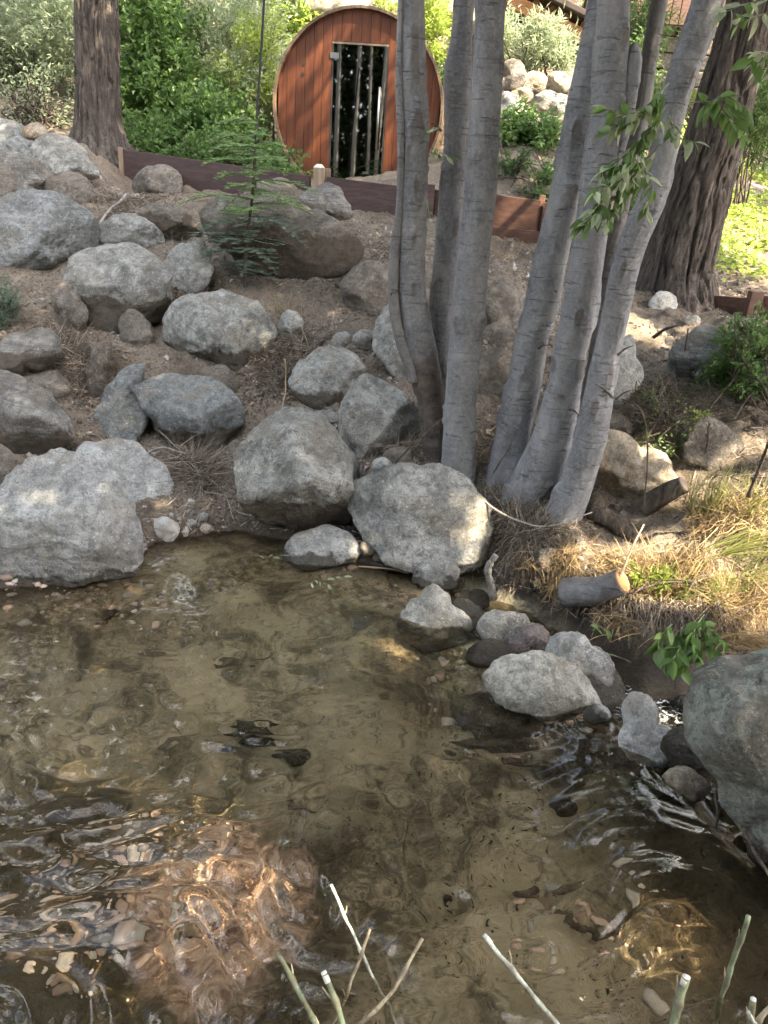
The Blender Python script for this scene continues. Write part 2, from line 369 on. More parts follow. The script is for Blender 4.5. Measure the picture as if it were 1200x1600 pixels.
M['leaf_dark'] = leaf_mat('dark green leaves', (0.018, 0.035, 0.012), (0.035, 0.065, 0.020), (0.06, 0.10, 0.035), 0.25)
M['leaf_mid'] = leaf_mat('mid green leaves', (0.030, 0.060, 0.018), (0.06, 0.11, 0.030), (0.10, 0.165, 0.05))
M['fir'] = leaf_mat('fir needles', (0.10, 0.17, 0.06), (0.19, 0.29, 0.11), (0.30, 0.42, 0.18), 0.2)
M['straw'] = leaf_mat('dry straw', (0.12, 0.08, 0.045), (0.28, 0.20, 0.10), (0.46, 0.36, 0.20), 0.15, 0.7)
M['rush'] = leaf_mat('green and yellow rush stems', (0.12, 0.15, 0.035), (0.22, 0.24, 0.07), (0.40, 0.36, 0.15), 0.2)
M['litter'] = leaf_mat('grey brown dead twigs', (0.05, 0.038, 0.028), (0.16, 0.125, 0.095), (0.52, 0.45, 0.36), 0.0, 0.9)
M['deadleaf'] = leaf_mat('dead leaves and chips', (0.05, 0.036, 0.026), (0.17, 0.125, 0.09), (0.42, 0.35, 0.27), 0.1, 0.85)
def gravel_mat():
    s = NT('loose stones'); g = s.geo(); r = g.outputs['Random Per Island']
    col = s.ramp(r, [(0.0, (0.10, 0.085, 0.07)), (0.4, (0.17, 0.14, 0.115)), (0.8, (0.25, 0.225, 0.195)), (1.0, (0.42, 0.40, 0.37))])
    c = s.coords(False); f = s.noise(c, 150, 4, 0.7); col = s.mix(s.rng(f, 0.4, 0.65, 0, 0.5), col, (0.09, 0.08, 0.065))
    return s.set_b(color=col, rough=0.9, normal=s.bump(f, 0.6, 0.005))
M['gravel'] = gravel_mat()
def wood_mat(name, c1, c2, c3, axis=2, rough=0.55, scale=1.0, spec=0.4):
    s = NT(name); c = s.coords()
    sc = [16 * scale] * 3; sc[axis] = 1.1 * scale
    m = s.n('Mapping', {'Vector': c, 'Scale': sc}).outputs[0]
    a = s.noise(m, 1.0, 6, 0.6, 1.2); sc2 = [90 * scale] * 3; sc2[axis] = 3 * scale
    b = s.noise(s.n('Mapping', {'Vector': c, 'Scale': sc2}).outputs[0], 1.0, 4, 0.6)
    col = s.ramp(a, [(0.3, c1), (0.5, c2), (0.72, c3)])
    r = s.n('ObjectInfo').outputs['Random']; col = s.mix(s.math('MULTIPLY', r, 0.45), col, c1)
    col = s.mix(s.rng(b, 0.5, 0.68, 0, 0.5), col, [v * 0.6 for v in c1])
    col = s.mix(s.rng(s.noise(c, 5, 5, 0.7), 0.5, 0.72, 0, 0.35), col, [v * 0.55 for v in c2])
    return s.set_b(color=col, rough=rough, normal=s.bump(b, 0.3, 0.003), spec=spec)
M['cedar'] = wood_mat('stained cedar boards', (0.060, 0.016, 0.005), (0.115, 0.032, 0.009), (0.17, 0.055, 0.016))
M['stave'] = wood_mat('weathered cedar staves', (0.10, 0.065, 0.04), (0.18, 0.12, 0.08), (0.27, 0.2, 0.14), axis=1)
M['board'] = wood_mat('dark stained boards', (0.040, 0.023, 0.021), (0.075, 0.044, 0.040), (0.12, 0.075, 0.066), axis=0, rough=0.6)
M['board_red'] = wood_mat('red brown boards', (0.055, 0.026, 0.018), (0.10, 0.048, 0.032), (0.16, 0.082, 0.056), axis=0, rough=0.6)
M['post'] = wood_mat('pale timber post', (0.17, 0.12, 0.08), (0.27, 0.2, 0.14), (0.36, 0.28, 0.2))
M['post_top'] = wood_mat('sawn timber end', (0.5, 0.43, 0.34), (0.6, 0.54, 0.44), (0.7, 0.63, 0.53))
M['beam'] = wood_mat('orange stained beam', (0.20, 0.085, 0.03), (0.36, 0.17, 0.065), (0.47, 0.24, 0.10), axis=0)
M['cut'] = wood_mat('freshly cut alder wood', (0.30, 0.13, 0.05), (0.50, 0.25, 0.10), (0.62, 0.37, 0.18), scale=3.0)
def plain(name, c, rough=0.5, metal=0.0, spec=0.5):
    s = NT(name); k = s.coords(); f = s.noise(k, 40, 4, 0.7)
    return s.set_b(color=s.mix(s.rng(f, 0.35, 0.7, 0, 0.35), c, [v * 0.6 for v in c]), rough=rough, metal=metal, spec=spec)
M['steel'] = plain('brushed steel', (0.35, 0.35, 0.34), 0.35, 1.0)
M['black_metal'] = plain('black metal', (0.02, 0.02, 0.02), 0.5, 0.3)
M['dark'] = plain('dark interior', (0.02, 0.017, 0.014), 0.9)
M['rubber'] = plain('dark rubber seal', (0.025, 0.025, 0.025), 0.6)
M['stem_pale'] = plain('pale peeled willow stem', (0.46, 0.50, 0.42), 0.6)
M['stem_green'] = plain('green willow stem', (0.15, 0.19, 0.12), 0.55)
M['stem_tan'] = plain('tan dry stem', (0.27, 0.21, 0.13), 0.7)
M['white_end'] = plain('white cut end', (0.55, 0.55, 0.48), 0.7)
M['roofing'] = plain('brown roof shingles', (0.06, 0.045, 0.04), 0.9)
M['pink_plastic'] = plain('clear glass edge', (0.25, 0.3, 0.28), 0.2)
def glass_mat():
    s = NT('dark tinted door glass'); fr = s.n('Fresnel', {'IOR': 2.4})
    t = s.n('BsdfTransparent', {'Color': (0.30, 0.27, 0.22)}); g = s.n('BsdfGlossy', {'Color': (0.9, 0.9, 0.9), 'Roughness': 0.02})
    mx = s.n('MixShader', {0: fr.outputs[0], 1: t.outputs[0], 2: g.outputs[0]}); s.t.links.new(mx.outputs[0], s.out.inputs[0]); return s.m
M['glass'] = glass_mat()
def water_mat():
    s = NT('clear shallow stream water'); c = s.coords(False)
    st = s.n('Mapping', {'Vector': c, 'Scale': (9, 20, 9)}).outputs[0]
    a = s.noise(st, 1.0, 4, 0.55, 1.2); b = s.noise(s.n('Mapping', {'Vector': c, 'Scale': (45, 95, 45)}).outputs[0], 1.0, 3, 0.6, 0.5)
    rip = s.n('Attribute', attribute_name='ripple').outputs['Fac']
    nn = s.bump(s.math('MULTIPLY', a, rip), 1.0, 0.022); nn = s.bump(s.math('MULTIPLY', b, rip), 0.9, 0.008, nn)
    fr = s.n('Fresnel', {'IOR': 1.45, 'Normal': nn})
    foam = s.n('Attribute', attribute_name='foam').outputs['Fac']
    gl = s.n('BsdfGlass', {'Color': (0.94, 0.89, 0.79), 'Roughness': 0.0, 'IOR': 1.38})
    w = s.n('BsdfDiffuse', {'Color': (0.75, 0.78, 0.8)})
    ff = s.math('MULTIPLY', foam, s.rng(s.noise(s.n('Mapping', {'Vector': c, 'Scale': (40, 70, 40)}).outputs[0], 1.0, 5, 0.7, 1.0), 0.53, 0.62, 0, 0.8))
    m2 = s.n('MixShader', {0: ff, 1: gl.outputs[0], 2: w.outputs[0]})
    s.t.links.new(m2.outputs[0], s.out.inputs[0]); return s.m
M['water'] = water_mat()

def pebble_mat():
    s = NT('bed pebbles'); g = s.geo(); r = g.outputs['Random Per Island']
    col = s.ramp(r, [(0.0, (0.10, 0.075, 0.055)), (0.25, (0.30, 0.22, 0.17)), (0.5, (0.48, 0.37, 0.31)), (0.75, (0.26, 0.26, 0.25)), (1.0, (0.60, 0.54, 0.47))])
    f = s.noise(s.coords(False), 90, 4, 0.7); return s.set_b(color=s.mix(s.rng(f, 0.4, 0.65, 0, 0.4), col, (0.12, 0.09, 0.06)), rough=0.8)
M['pebbles'] = pebble_mat()
M['weed'] = leaf_mat('dark brown water weed', (0.018, 0.014, 0.008), (0.045, 0.034, 0.02), (0.09, 0.07, 0.04), 0.1, 0.9)

def cane_mat(name, c1, c2, c3):
    s = NT(name); c = s.coords(); f = s.noise(c, 16, 5, 0.65, 0.5); g_ = s.noise(s.n('Mapping', {'Vector': c, 'Scale': (120, 120, 25)}).outputs[0], 1.0, 4, 0.6)
    col = s.ramp(f, [(0.36, c1), (0.5, c2), (0.66, c3)]); col = s.mix(s.rng(g_, 0.52, 0.66, 0, 0.6), col, [v * 0.5 for v in c1])
    at = s.n('Attribute', attribute_name='node').outputs['Fac']; col = s.mix(s.math('MULTIPLY', at, 0.75), col, (0.10, 0.075, 0.05))
    return s.set_b(color=col, rough=0.65, normal=s.bump(g_, 0.5, 0.002), spec=0.35)
M['stem_pale'] = cane_mat('weathered pale willow cane', (0.20, 0.19, 0.14), (0.36, 0.38, 0.31), (0.50, 0.53, 0.45))
M['stem_green'] = cane_mat('green willow cane', (0.12, 0.105, 0.06), (0.16, 0.19, 0.11), (0.25, 0.29, 0.19))
M['cane_tan'] = cane_mat('tan dry cane', (0.16, 0.12, 0.07), (0.29, 0.24, 0.155), (0.42, 0.37, 0.26))
M['alder_pale'] = plain('pale alder bark', (0.55, 0.54, 0.50), 0.8)

# ================================================================ GROUND
SHORE = np.array([at_z(x, y, 0)[:2] for x, y in [(-500, 930), (-200, 925), (0, 912), (100, 905), (200, 880), (240, 845), (300, 832), (370, 826), (450, 838), (560, 862), (640, 885), (750, 893), (830, 925), (900, 960), (950, 1005), (1000, 1035), (1060, 1050), (1130, 1045), (1200, 1030), (1500, 1010)]])
DAM = np.array([at_z(x, y, 0)[:2] for x, y in [(640, 880), (700, 950), (760, 1010), (850, 1050), (940, 1100), (1000, 1160), (1060, 1230), (1150, 1330), (1300, 1480)]])
def shore_y(x): return np.interp(x, SHORE[:, 0], SHORE[:, 1])
CTRL = [(-100, 800, 3.3), (-60, 700, 3.75), (0, 600, 4.2), (0, 500, 4.8), (0, 400, 5.6), (0, 300, 6.8), (0, 230, 7.9), (-300, 600, 4.2), (-300, 400, 5.6), (-400, 250, 7.5),
 (200, 780, 3.55), (200, 700, 3.95), (200, 600, 4.4), (200, 500, 5.0), (200, 400, 5.8), (200, 310, 6.9), (155, 236, 7.9), (190, 289, 7.72),
 (350, 760, 3.65), (400, 600, 4.5), (400, 500, 5.0), (400, 400, 5.8), (400, 320, 6.8), (450, 302, 7.3),
 (560, 845, 3.3), (600, 740, 3.7), (600, 600, 4.4), (600, 500, 4.9), (600, 420, 5.6), (600, 352, 7.1), (520, 335, 7.3), (700, 358, 6.95), (740, 380, 6.7), (870, 420, 6.5),
 (720, 748, 3.62), (800, 800, 3.36), (800, 650, 4.0), (800, 520, 4.7), (800, 412, 6.68), (840, 418, 6.6), (770, 408, 6.75), (950, 400, 6.9),
 (880, 835, 3.22), (900, 900, 3.0), (960, 700, 3.7), (1000, 600, 4.3), (980, 500, 5.1), (1050, 478, 5.7), (950, 440, 5.95),
 (1100, 800, 3.2), (1000, 800, 3.3), (1000, 900, 2.95), (1100, 900, 2.85), (1100, 700, 3.6), (1100, 600, 4.2), (1100, 520, 5.0), (1130, 495, 5.4), (1200, 800, 3.1), (1200, 650, 3.8), (1200, 550, 4.6), (1200, 990, 2.62), (1150, 970, 2.72), (1030, 985, 2.68), (1400, 600, 4.2), (1400, 800, 3.2), (1500, 500, 5.5),
 # behind the boards
 (190, 262, 8.12), (300, 272, 8.05), (480, 292, 7.9), (600, 306, 7.75), (680, 320, 7.6), (300, 306, 7.55), (400, 312, 7.45), (800, 322, 7.4), (840, 280, 7.9), (850, 235, 8.6), (850, 190, 9.3), (560, 290, 9.5), (560, 285, 11.5),
 (1120, 462, 6.2), (1190, 458, 6.2), (1150, 400, 7.5), (1150, 330, 9.5), (1150, 270, 12.5), (1150, 200, 17), (1300, 350, 9), (1500, 300, 12), (1000, 330, 8.2), (980, 250, 10.0), (870, 100, 11.5), (850, 60, 14), (100, 225, 8.5), (0, 205, 8.7), (-300, 220, 8.5)]
cp = [at_y(x, y, Y) for x, y, Y in CTRL]
cp += [np.array([p[0], p[1], 0.02]) for p in SHORE[::1]]
cp += [np.array(p, float) for p in [(-6, 12, 3.2), (-2, 13.5, 3.8), (2, 14.5, 4.4), (6, 17, 4.2), (-9, 9, 2.6), (-7, 5, 1.3), (-7, 2.6, 0.1), (7, 4, 0.9), (7, 2, 0.3), (9, 9, 1.6), (-3, 11.0, 2.6)]]
cp = np.array(cp)
def _tps_fit(X, z, lam=4e-4):
    n = len(X); r = np.linalg.norm(X[:, None] - X[None], axis=2); K = r * r * np.log(r + 1e-9); K[r < 1e-9] = 0
    K += lam * np.eye(n); Pm = np.c_[np.ones(n), X]; A = np.block([[K, Pm], [Pm.T, np.zeros((3, 3))]])
    return np.linalg.solve(A, np.r_[z, 0, 0, 0])
_tw = _tps_fit(cp[:, :2], cp[:, 2])
def _tps(X):
    out = np.zeros(len(X))
    for i in range(0, len(X), 20000):
        x = X[i:i + 20000]; r2 = ((x[:, None] - cp[None, :, :2]) ** 2).sum(2); K = 0.5 * r2 * np.log(r2 + 1e-12)
        out[i:i + 20000] = K @ _tw[:-3] + _tw[-3] + x @ _tw[-2:]
    return out
def side(X):
    """signed distance to the line of dam stones, positive on the outlet side"""
    a = DAM[:-1]; b = DAM[1:]; ab = b - a
    t = np.clip(((X[:, None] - a) * ab).sum(2) / (ab ** 2).sum(1), 0, 1); q = a + t[..., None] * ab
    d = np.linalg.norm(X[:, None] - q, axis=2); k = d.argmin(1); dd = d[np.arange(len(X)), k]
    cr = ab[k, 0] * (X[:, 1] - a[k, 1]) - ab[k, 1] * (X[:, 0] - a[k, 0])
    return np.where(cr > 0, dd, -dd)
def ground_z(X, fine=False):
    X = np.atleast_2d(np.asarray(X, float))
    t = _tps(X); x, y = X[:, 0], X[:, 1]
    # far away the hills simply rise
    rr = np.hypot(x, y - 6); far = sstep(9, 15, rr)
    hill = np.clip(1.6 + 0.42 * (y - 9), -0.3, None) * (y > -50) + 0.20 * np.clip(np.abs(x) - 6, 0, None) + np.where(x < 0, 0.15, 0) * np.clip(y - 9, 0, None)
    hill = np.minimum(hill, 16)
    t = t * (1 - far) + hill * far
    sh = shore_y(x); d = sh - y
    bed = -0.04 - 0.26 * sstep(0.0, 1.3, d) - 0.10 * sstep(-0.1, 0.25, side(X) * (d > 0))
    near = sstep(0.75, -0.6, y); bed = bed * (1 - near) + 0.25 * near
    bed = bed + 0.10 * sstep(-1.3, -3.5, x) * (y < 2)
    w = sstep(-0.02, 0.14, d)
    t = t + 0.10 * sstep(0.5, 0.9, x) * sstep(0.0, 0.09, -d) * sstep(0.9, 0.1, -d) * (y < 5)
    z = np.where(d > 0.14, bed, t * (1 - w) + bed * w)
    z = np.where((d < 0.14) & (z > -0.1) & (d > -1) & (y < 4) & (t < 0.0), np.minimum(z, t), z)
    P = np.c_[X, np.zeros(len(X))]
    bank = sstep(-0.05, 0.25, -d)
    z = z + bank * ((0.040 - 0.028 * sstep(5.6, 6.6, y)) * fbm(P * 1.7, 3, 5) + 0.020 * fbm(P * 7, 3, 9)) * (1 - 0.0 * far) + (1 - bank) * 0.018 * fbm(P * 5, 3, 2)
    z = z + far * 0.5 * fbm(P * 0.3, 3, 31)
    if fine: z = z + (0.25 + 0.75 * bank) * (0.010 * fbm(P * 19, 4, 14, 0.6) + 0.006 * fbm(P * 11, 3, 4, ridged=True))
    return z
def hit(px, py, tmax=30):
    d = ray(px, py); ts = np.r_[np.linspace(0.8, 12, 500), np.linspace(12.1, tmax, 120)]
    P = CAM + ts[:, None] * d; g = ground_z(P[:, :2]); k = np.nonzero(P[:, 2] < g)[0]
    k = k[0] if len(k) else len(ts) - 1
    k = max(k, 1); a = P[k - 1, 2] - g[k - 1]; b = P[k, 2] - g[k]; u = a / (a - b + 1e-9) if len(np.shape(a)) == 0 else 0
    return P[k - 1] + (P[k] - P[k - 1]) * np.clip(u, 0, 1)
def axis_steps(segs):
    out = [segs[0][0]]
    for a, b, s in segs:
        n = max(1, int(round((b - a) / s))); out += list(np.linspace(a, b, n + 1)[1:])
    return np.array(out)
gx = axis_steps([(-60, -20, 3), (-20, -8, 0.8), (-8, -4, 0.12), (-4, -2.2, 0.03), (-2.2, 2.4, 0.0165), (2.4, 4.2, 0.03), (4.2, 9, 0.12), (9, 22, 0.8), (22, 60, 3)])
gy = axis_steps([(-40, -8, 3), (-8, 0, 0.6), (0, 0.6, 0.06), (0.6, 5.2, 0.0165), (5.2, 8.2, 0.03), (8.2, 14, 0.1), (14, 24, 0.5), (24, 80, 3)])
GX, GY = np.meshgrid(gx, gy); XY = np.c_[GX.ravel(), GY.ravel()]
GZ = ground_z(XY, True)
nx, ny = len(gx), len(gy)
ii = (np.arange(ny - 1)[:, None] * nx + np.arange(nx - 1)[None]).ravel()
gq = np.stack([ii, ii + 1, ii + nx + 1, ii + nx], 1)
g = mk('ground', np.c_[XY, GZ], gq, M['soil'], smooth=True, origin=(0, 0, 0)); tag(g, 'bare brown bank soil and silty stream bed', kind='structure')

# ================================================================ WATER
wx = axis_steps([(-6, -2.2, 0.1), (-2.2, 2.2, 0.0125), (2.2, 6, 0.1)]); wy = axis_steps([(-0.3, 0.8, 0.1), (0.8, 3.7, 0.0125)])
WX, WY = np.meshgrid(wx, wy); W = np.c_[WX.ravel(), WY.ravel()]
sd = side(W); low = sstep(-0.03, 0.12, sd)
def gauss(c, s): return np.exp(-(((W - c[:2]) / s) ** 2).sum(1))
amp = 0.26 + 1.3 * gauss(at_z(120, 1450, 0), (1.0, 0.55)) + 0.75 * gauss(at_z(300, 1130, 0), (0.8, 0.5)) + 0.3 * gauss(at_z(450, 1550, 0), (.5, .3)) \
    + 0.5 * gauss(at_z(1000, 1330, 0), (0.28, 0.22)) + 0.5 * gauss(at_z(960, 1480, 0), (0.25, 0.2)) + 0.2 * gauss(at_z(150, 970, 0), (0.6, 0.2))
P3 = np.c_[W, np.zeros(len(W))]
warp = np.c_[noise(P3 * 2.3, 40), noise(P3 * 2.3, 41), np.zeros(len(W))] * 0.35
big = fbm((P3 + warp) * np.array([4.2, 7.5, 1]), 3, 50, 0.5)
med = fbm((P3 + warp * 0.5) * np.array([13, 30, 1]), 2, 60, 0.5)
chop = fbm((P3 + warp * .6) * np.array([8, 13, 1]), 2, 55, .5)
wz = 0.0075 * amp * chop * sstep(2.4, 1.4, W[:, 1]) + 0.0085 * amp * big * (0.35 + 0.65 * sstep(2.2, 1.2, W[:, 1])) + 0.0050 * amp * med
out_amp = sstep(0, 0.15, sd)
wz = wz * (1 - out_amp) + out_amp * (0.010 * fbm(P3 * 14, 3, 70) + 0.004 * fbm(P3 * 40, 2, 71)) - 0.09 * low
for c, lam, a0, s in [((1075, 1205), 0.05, 0.0022, 0.22), ((930, 1130), 0.04, 0.002, 0.16)]:   # small rings where water runs between the stones
    q = at_z(*c, 0)[:2]; r = np.linalg.norm(W - q, axis=1); wz += a0 * np.sin(2 * math.pi * r / lam) * np.exp(-(r / s) ** 2)
wi = (np.arange(len(wy) - 1)[:, None] * len(wx) + np.arange(len(wx) - 1)[None]).ravel()
water = mk('water', np.c_[W, wz], np.stack([wi, wi + 1, wi + len(wx) + 1, wi + len(wx)], 1), M['water'], smooth=True, origin=(0, 0, 0))
water.cycles.is_caustics_caster = True; g.cycles.is_caustics_receiver = True
tag(water, 'clear shallow stream pool with rippled surface', kind='structure')
fo = gauss(at_z(1015, 1075, 0), (0.14, 0.16)) + 0.8 * gauss(at_z(770, 960, 0), (0.10, 0.05)) * out_amp
for nm, val in (('foam', np.clip(fo * out_amp * 1.5, 0, 1)), ('ripple', np.clip(amp * 0.9 + out_amp * 0.6, 0, 1.3))):
    at = water.data.attributes.new(nm, 'FLOAT', 'POINT'); at.data.foreach_set('value', val.astype(np.float32))

# ================================================================ ROCKS
def rock(outl, label, mat='rock_grey', Y=None, dr=0.9, seed=None, cuts=None, ncut=9, sub=5, rough=1.0, push=0.5, name='boulder', cat='boulder', group='boulders heaped on the bank', up=0, sink=0.0, foot=None, edge=24.0):
    rock.k += 1; seed = rock.k if seed is None else seed; rg = np.random.default_rng(1000 + seed)
    O = np.array(outl, float); mn, mx = O.min(0), O.max(0); c = (mn + mx) / 2; w, h = mx - mn
    if Y is None:
        P = hit(np.clip(c[0], -250, 1450), mx[1] - 0.12 * h - up); rad = depth(P) / FPX * 0.25 * (w + h) * dr
        Y = P[1] + rad * push
    C0 = at_y(c[0], c[1], Y); F = depth(C0); s = F / FPX
    rd = s * 0.25 * (w + h) * dr; px_h = h
    ang = np.arctan2(-(O[:, 1] - c[1]), O[:, 0] - c[0]); rr = np.hypot(O[:, 0] - c[0], O[:, 1] - c[1])
    o = np.argsort(ang); ang, rr = ang[o], rr[o]; ang = np.r_[ang[-1] - 2 * math.pi, ang, ang[0] + 2 * math.pi]; rr = np.r_[rr[-1], rr, rr[0]]
    S, T = ico(sub); S = S.copy()
    # a rounded convex polytope: random fracture planes blended with a soft minimum
    pl = [np.array(q, float) for q in (cuts or [])]
    for q in range(ncut + 3):
        n = rg.normal(size=3); n[2] = n[2] * 0.9 + 0.25; n /= np.linalg.norm(n); pl.append(np.r_[n, rg.uniform(0.52, 0.95)])
    for q in range(12): n = rg.normal(size=3); n /= np.linalg.norm(n); pl.append(np.r_[n, 1.05])
    acc_ = 0
    if group == 'boulders heaped on the bank': edge = 36.0
    for q in pl:
        n = q[:3] / np.linalg.norm(q[:3]); acc_ = acc_ + (np.clip(S @ n, 0, None) / q[3]) ** edge
    S *= (acc_ + 1e-9)[:, None] ** (-1.0 / edge)
    S /= max(1.0, np.percentile(np.hypot(S[:, 0], S[:, 1]), 99))
    for _ in range(16):          # chipped corners
        n = rg.normal(size=3); n /= np.linalg.norm(n); d = S @ n; h_ = d.max() - rg.uniform(0.02, 0.09); k = d > h_; S[k] -= (d[k] - h_)[:, None] * n * 0.95
    nn = S / (np.linalg.norm(S, axis=1)[:, None] + 1e-9)
    off = rg.uniform(0, 50, 3)
    dsp = 0.022 * fbm(S * 1.6 + off, 3, seed) + 0.026 * fbm(S * 5.5 + off, 4, seed + 7, 0.62) - 0.05 * sstep(0.78, 1.0, 1 - np.abs(noise(S * 1.9 + off, seed + 3)) ** 0.5 * 1.6) - 0.03 * sstep(0.7, 1.0, 1 - np.abs(noise(S * 4.1 + off, seed + 4)) ** 0.5 * 1.7)
    dsp = dsp - 0.008 * (np.clip(fbm(S * np.array([2.0, 5.5, 2.0]) + off, 2, seed + 9), 0, 1))
    S = S + nn * (dsp * rough)[:, None]
    a = np.arctan2(S[:, 1], S[:, 0]); rho = np.hypot(S[:, 0], S[:, 1])
    nb = 40; bi = ((a + math.pi) / (2 * math.pi) * nb).astype(int) % nb; mr = np.array([rho[bi == i].max() if (bi == i).any() else 1.0 for i in range(nb)])
    mr = (np.roll(mr, 1) + 2 * mr + np.roll(mr, -1)) / 4; rho = rho / np.clip(np.interp((a + math.pi) / (2 * math.pi) * nb - 0.5, np.arange(-1, nb + 1), np.r_[mr[-1], mr, mr[0]]), 0.5, 1.1)
    R = np.interp(a, ang, rr) * (1.11 if group == 'boulders heaped on the bank' and px_h < 190 else 1.08 if name == 'dam_stone' else 1.02)
    px = c[0] + R * rho * np.cos(a); py = c[1] - R * rho * np.sin(a)
    dirs = _F[None] + _R[None] * ((px - 600) / FPX)[:, None] - _U[None] * ((py - 800) / FPX)[:, None]
    V = CAM + dirs * F - (ray(c[0], c[1]) / np.linalg.norm(ray(c[0], c[1])))[None] * (S[:, 2] * rd)[:, None]
    V[:, 2] -= sink
    # ear-clip free orientation: outline maps keep handedness
    o = mk(name, V, T, M[mat], smooth=True, origin=V.mean(0)); tag(o, label, cat, group)
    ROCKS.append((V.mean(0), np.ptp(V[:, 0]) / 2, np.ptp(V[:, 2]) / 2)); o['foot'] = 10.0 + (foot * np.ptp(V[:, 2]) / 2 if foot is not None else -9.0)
    return o
rock.k = 0; ROCKS = []
UP = (0, 0.93, 0.35)
B = rock
B([(-40, 242), (0, 240), (40, 250), (75, 265), (86, 280), (60, 298), (20, 318), (-40, 322)], 'rounded brown grey boulder at left edge below the dark boulder and pale cap stone', 'rock_layered')
B([(-40, 190), (10, 190), (40, 205), (55, 228), (50, 256), (20, 252), (-40, 250)], 'dark shaded boulder touching the small pale stone near left conifer', 'rock_blue')
B([(34, 203), (42, 196), (66, 195), (74, 203), (70, 215), (50, 219), (37, 214)], 'small pale cream stone perched on top of two boulders by left conifer', 'rock_tan', sub=4, Y=7.3, name='stone', cat='stone', group='small loose stones')
B([(53, 232), (62, 217), (98, 215), (122, 228), (140, 250), (152, 275), (120, 279), (80, 276), (58, 258)], 'smooth rounded grey boulder at the foot of left conifer', 'rock_grey', Y=7.2)
B([(72, 285), (90, 276), (125, 275), (142, 290), (136, 314), (105, 322), (78, 310)], 'small rounded brown boulder between the slab and the smooth boulder', 'rock_brown')
B([(-30, 325), (0, 315), (60, 305), (110, 318), (150, 348), (150, 388), (118, 415), (60, 446), (20, 440), (-30, 425)], 'big flat-faced grey slab at left with dark wedge side', 'rock_blue', cuts=[(-0.45, 0.5, 0.75, 0.55), (0.75, 0.1, 0.65, 0.5)], ncut=5)
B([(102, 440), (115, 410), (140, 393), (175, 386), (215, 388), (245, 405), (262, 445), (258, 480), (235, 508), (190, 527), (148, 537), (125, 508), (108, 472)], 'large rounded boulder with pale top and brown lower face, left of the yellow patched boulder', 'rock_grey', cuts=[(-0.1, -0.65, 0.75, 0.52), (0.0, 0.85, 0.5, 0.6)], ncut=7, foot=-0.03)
B([(158, 352), (185, 338), (215, 340), (240, 355), (254, 375), (248, 396), (205, 392), (165, 388)], 'grey boulder half buried above the large rounded boulder', 'rock_grey')
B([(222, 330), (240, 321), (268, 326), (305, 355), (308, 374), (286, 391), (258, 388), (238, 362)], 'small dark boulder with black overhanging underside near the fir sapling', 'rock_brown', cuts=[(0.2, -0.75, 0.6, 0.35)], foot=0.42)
B([(210, 285), (240, 262), (264, 262), (282, 303), (245, 309), (213, 302)], 'pointed earthy stone beside the left dark board', 'rock_brown', sub=4)
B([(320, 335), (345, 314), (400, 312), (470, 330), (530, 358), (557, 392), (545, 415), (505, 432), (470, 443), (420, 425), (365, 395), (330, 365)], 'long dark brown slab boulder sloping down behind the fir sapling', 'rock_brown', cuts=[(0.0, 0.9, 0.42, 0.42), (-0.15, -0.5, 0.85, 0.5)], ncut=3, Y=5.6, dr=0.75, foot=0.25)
B([(466, 303), (492, 292), (522, 290), (536, 310), (549, 337), (512, 336), (486, 322)], 'angular grey rock leaning against the board below the pale post', 'rock_layered', Y=6.7, sub=4, cuts=[(-0.3, 0.85, 0.4, 0.5)])
B([(253, 430), (262, 405), (290, 380), (318, 378), (328, 410), (322, 440), (300, 458), (266, 456)], 'dusty angular rock wedged between two boulders left of the sapling foot', 'rock_grey')
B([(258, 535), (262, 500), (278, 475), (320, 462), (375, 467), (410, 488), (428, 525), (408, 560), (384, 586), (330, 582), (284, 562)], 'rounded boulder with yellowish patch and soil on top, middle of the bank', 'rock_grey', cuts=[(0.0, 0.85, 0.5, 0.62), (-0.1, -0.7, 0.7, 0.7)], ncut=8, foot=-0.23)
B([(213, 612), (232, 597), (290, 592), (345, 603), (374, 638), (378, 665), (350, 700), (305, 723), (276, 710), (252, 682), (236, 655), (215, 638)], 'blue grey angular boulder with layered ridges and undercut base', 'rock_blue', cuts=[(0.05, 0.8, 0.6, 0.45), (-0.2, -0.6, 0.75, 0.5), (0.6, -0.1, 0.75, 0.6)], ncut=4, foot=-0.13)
B([(147, 672), (160, 630), (178, 598), (195, 578), (224, 573), (217, 605), (228, 655), (210, 686), (172, 688)], 'tall leaning grey slab left of the blue grey angular boulder', 'rock_blue', cuts=[(-0.4, 0.3, 0.85, 0.4)], ncut=4)
B([(147, 542), (160, 537), (174, 538), (169, 562), (172, 592), (162, 622), (145, 618), (138, 590), (144, 562)], 'narrow upright post-like stone', 'rock_brown', sub=4)
B([(-30, 548), (0, 540), (40, 523), (68, 514), (88, 528), (91, 550), (40, 572), (0, 590), (-30, 588)], 'long low grey stone at left edge, tilted upward to the right', 'rock_layered', foot=0.22)
B([(-40, 605), (0, 583), (45, 603), (90, 638), (110, 682), (75, 702), (30, 730), (-40, 720)], 'rough layered tan boulder at left edge above the giant pale boulder', 'rock_layered', cuts=[(-0.1, -0.75, 0.6, 0.5)], foot=-0.08)
B([(-40, 712), (0, 698), (20, 714), (29, 736), (15, 766), (-40, 775)], 'dark boulder cut by left edge beside the giant pale boulder', 'rock_brown')
B([(122, 702), (160, 696), (235, 708), (258, 732), (268, 765), (291, 808), (262, 818), (225, 812), (180, 780), (128, 730)], 'smooth flat pale blue slab behind the giant boulder', 'rock_pale', cuts=[(0.0, 0.45, 0.9, 0.35)], ncut=2, rough=0.6, Y=3.62)
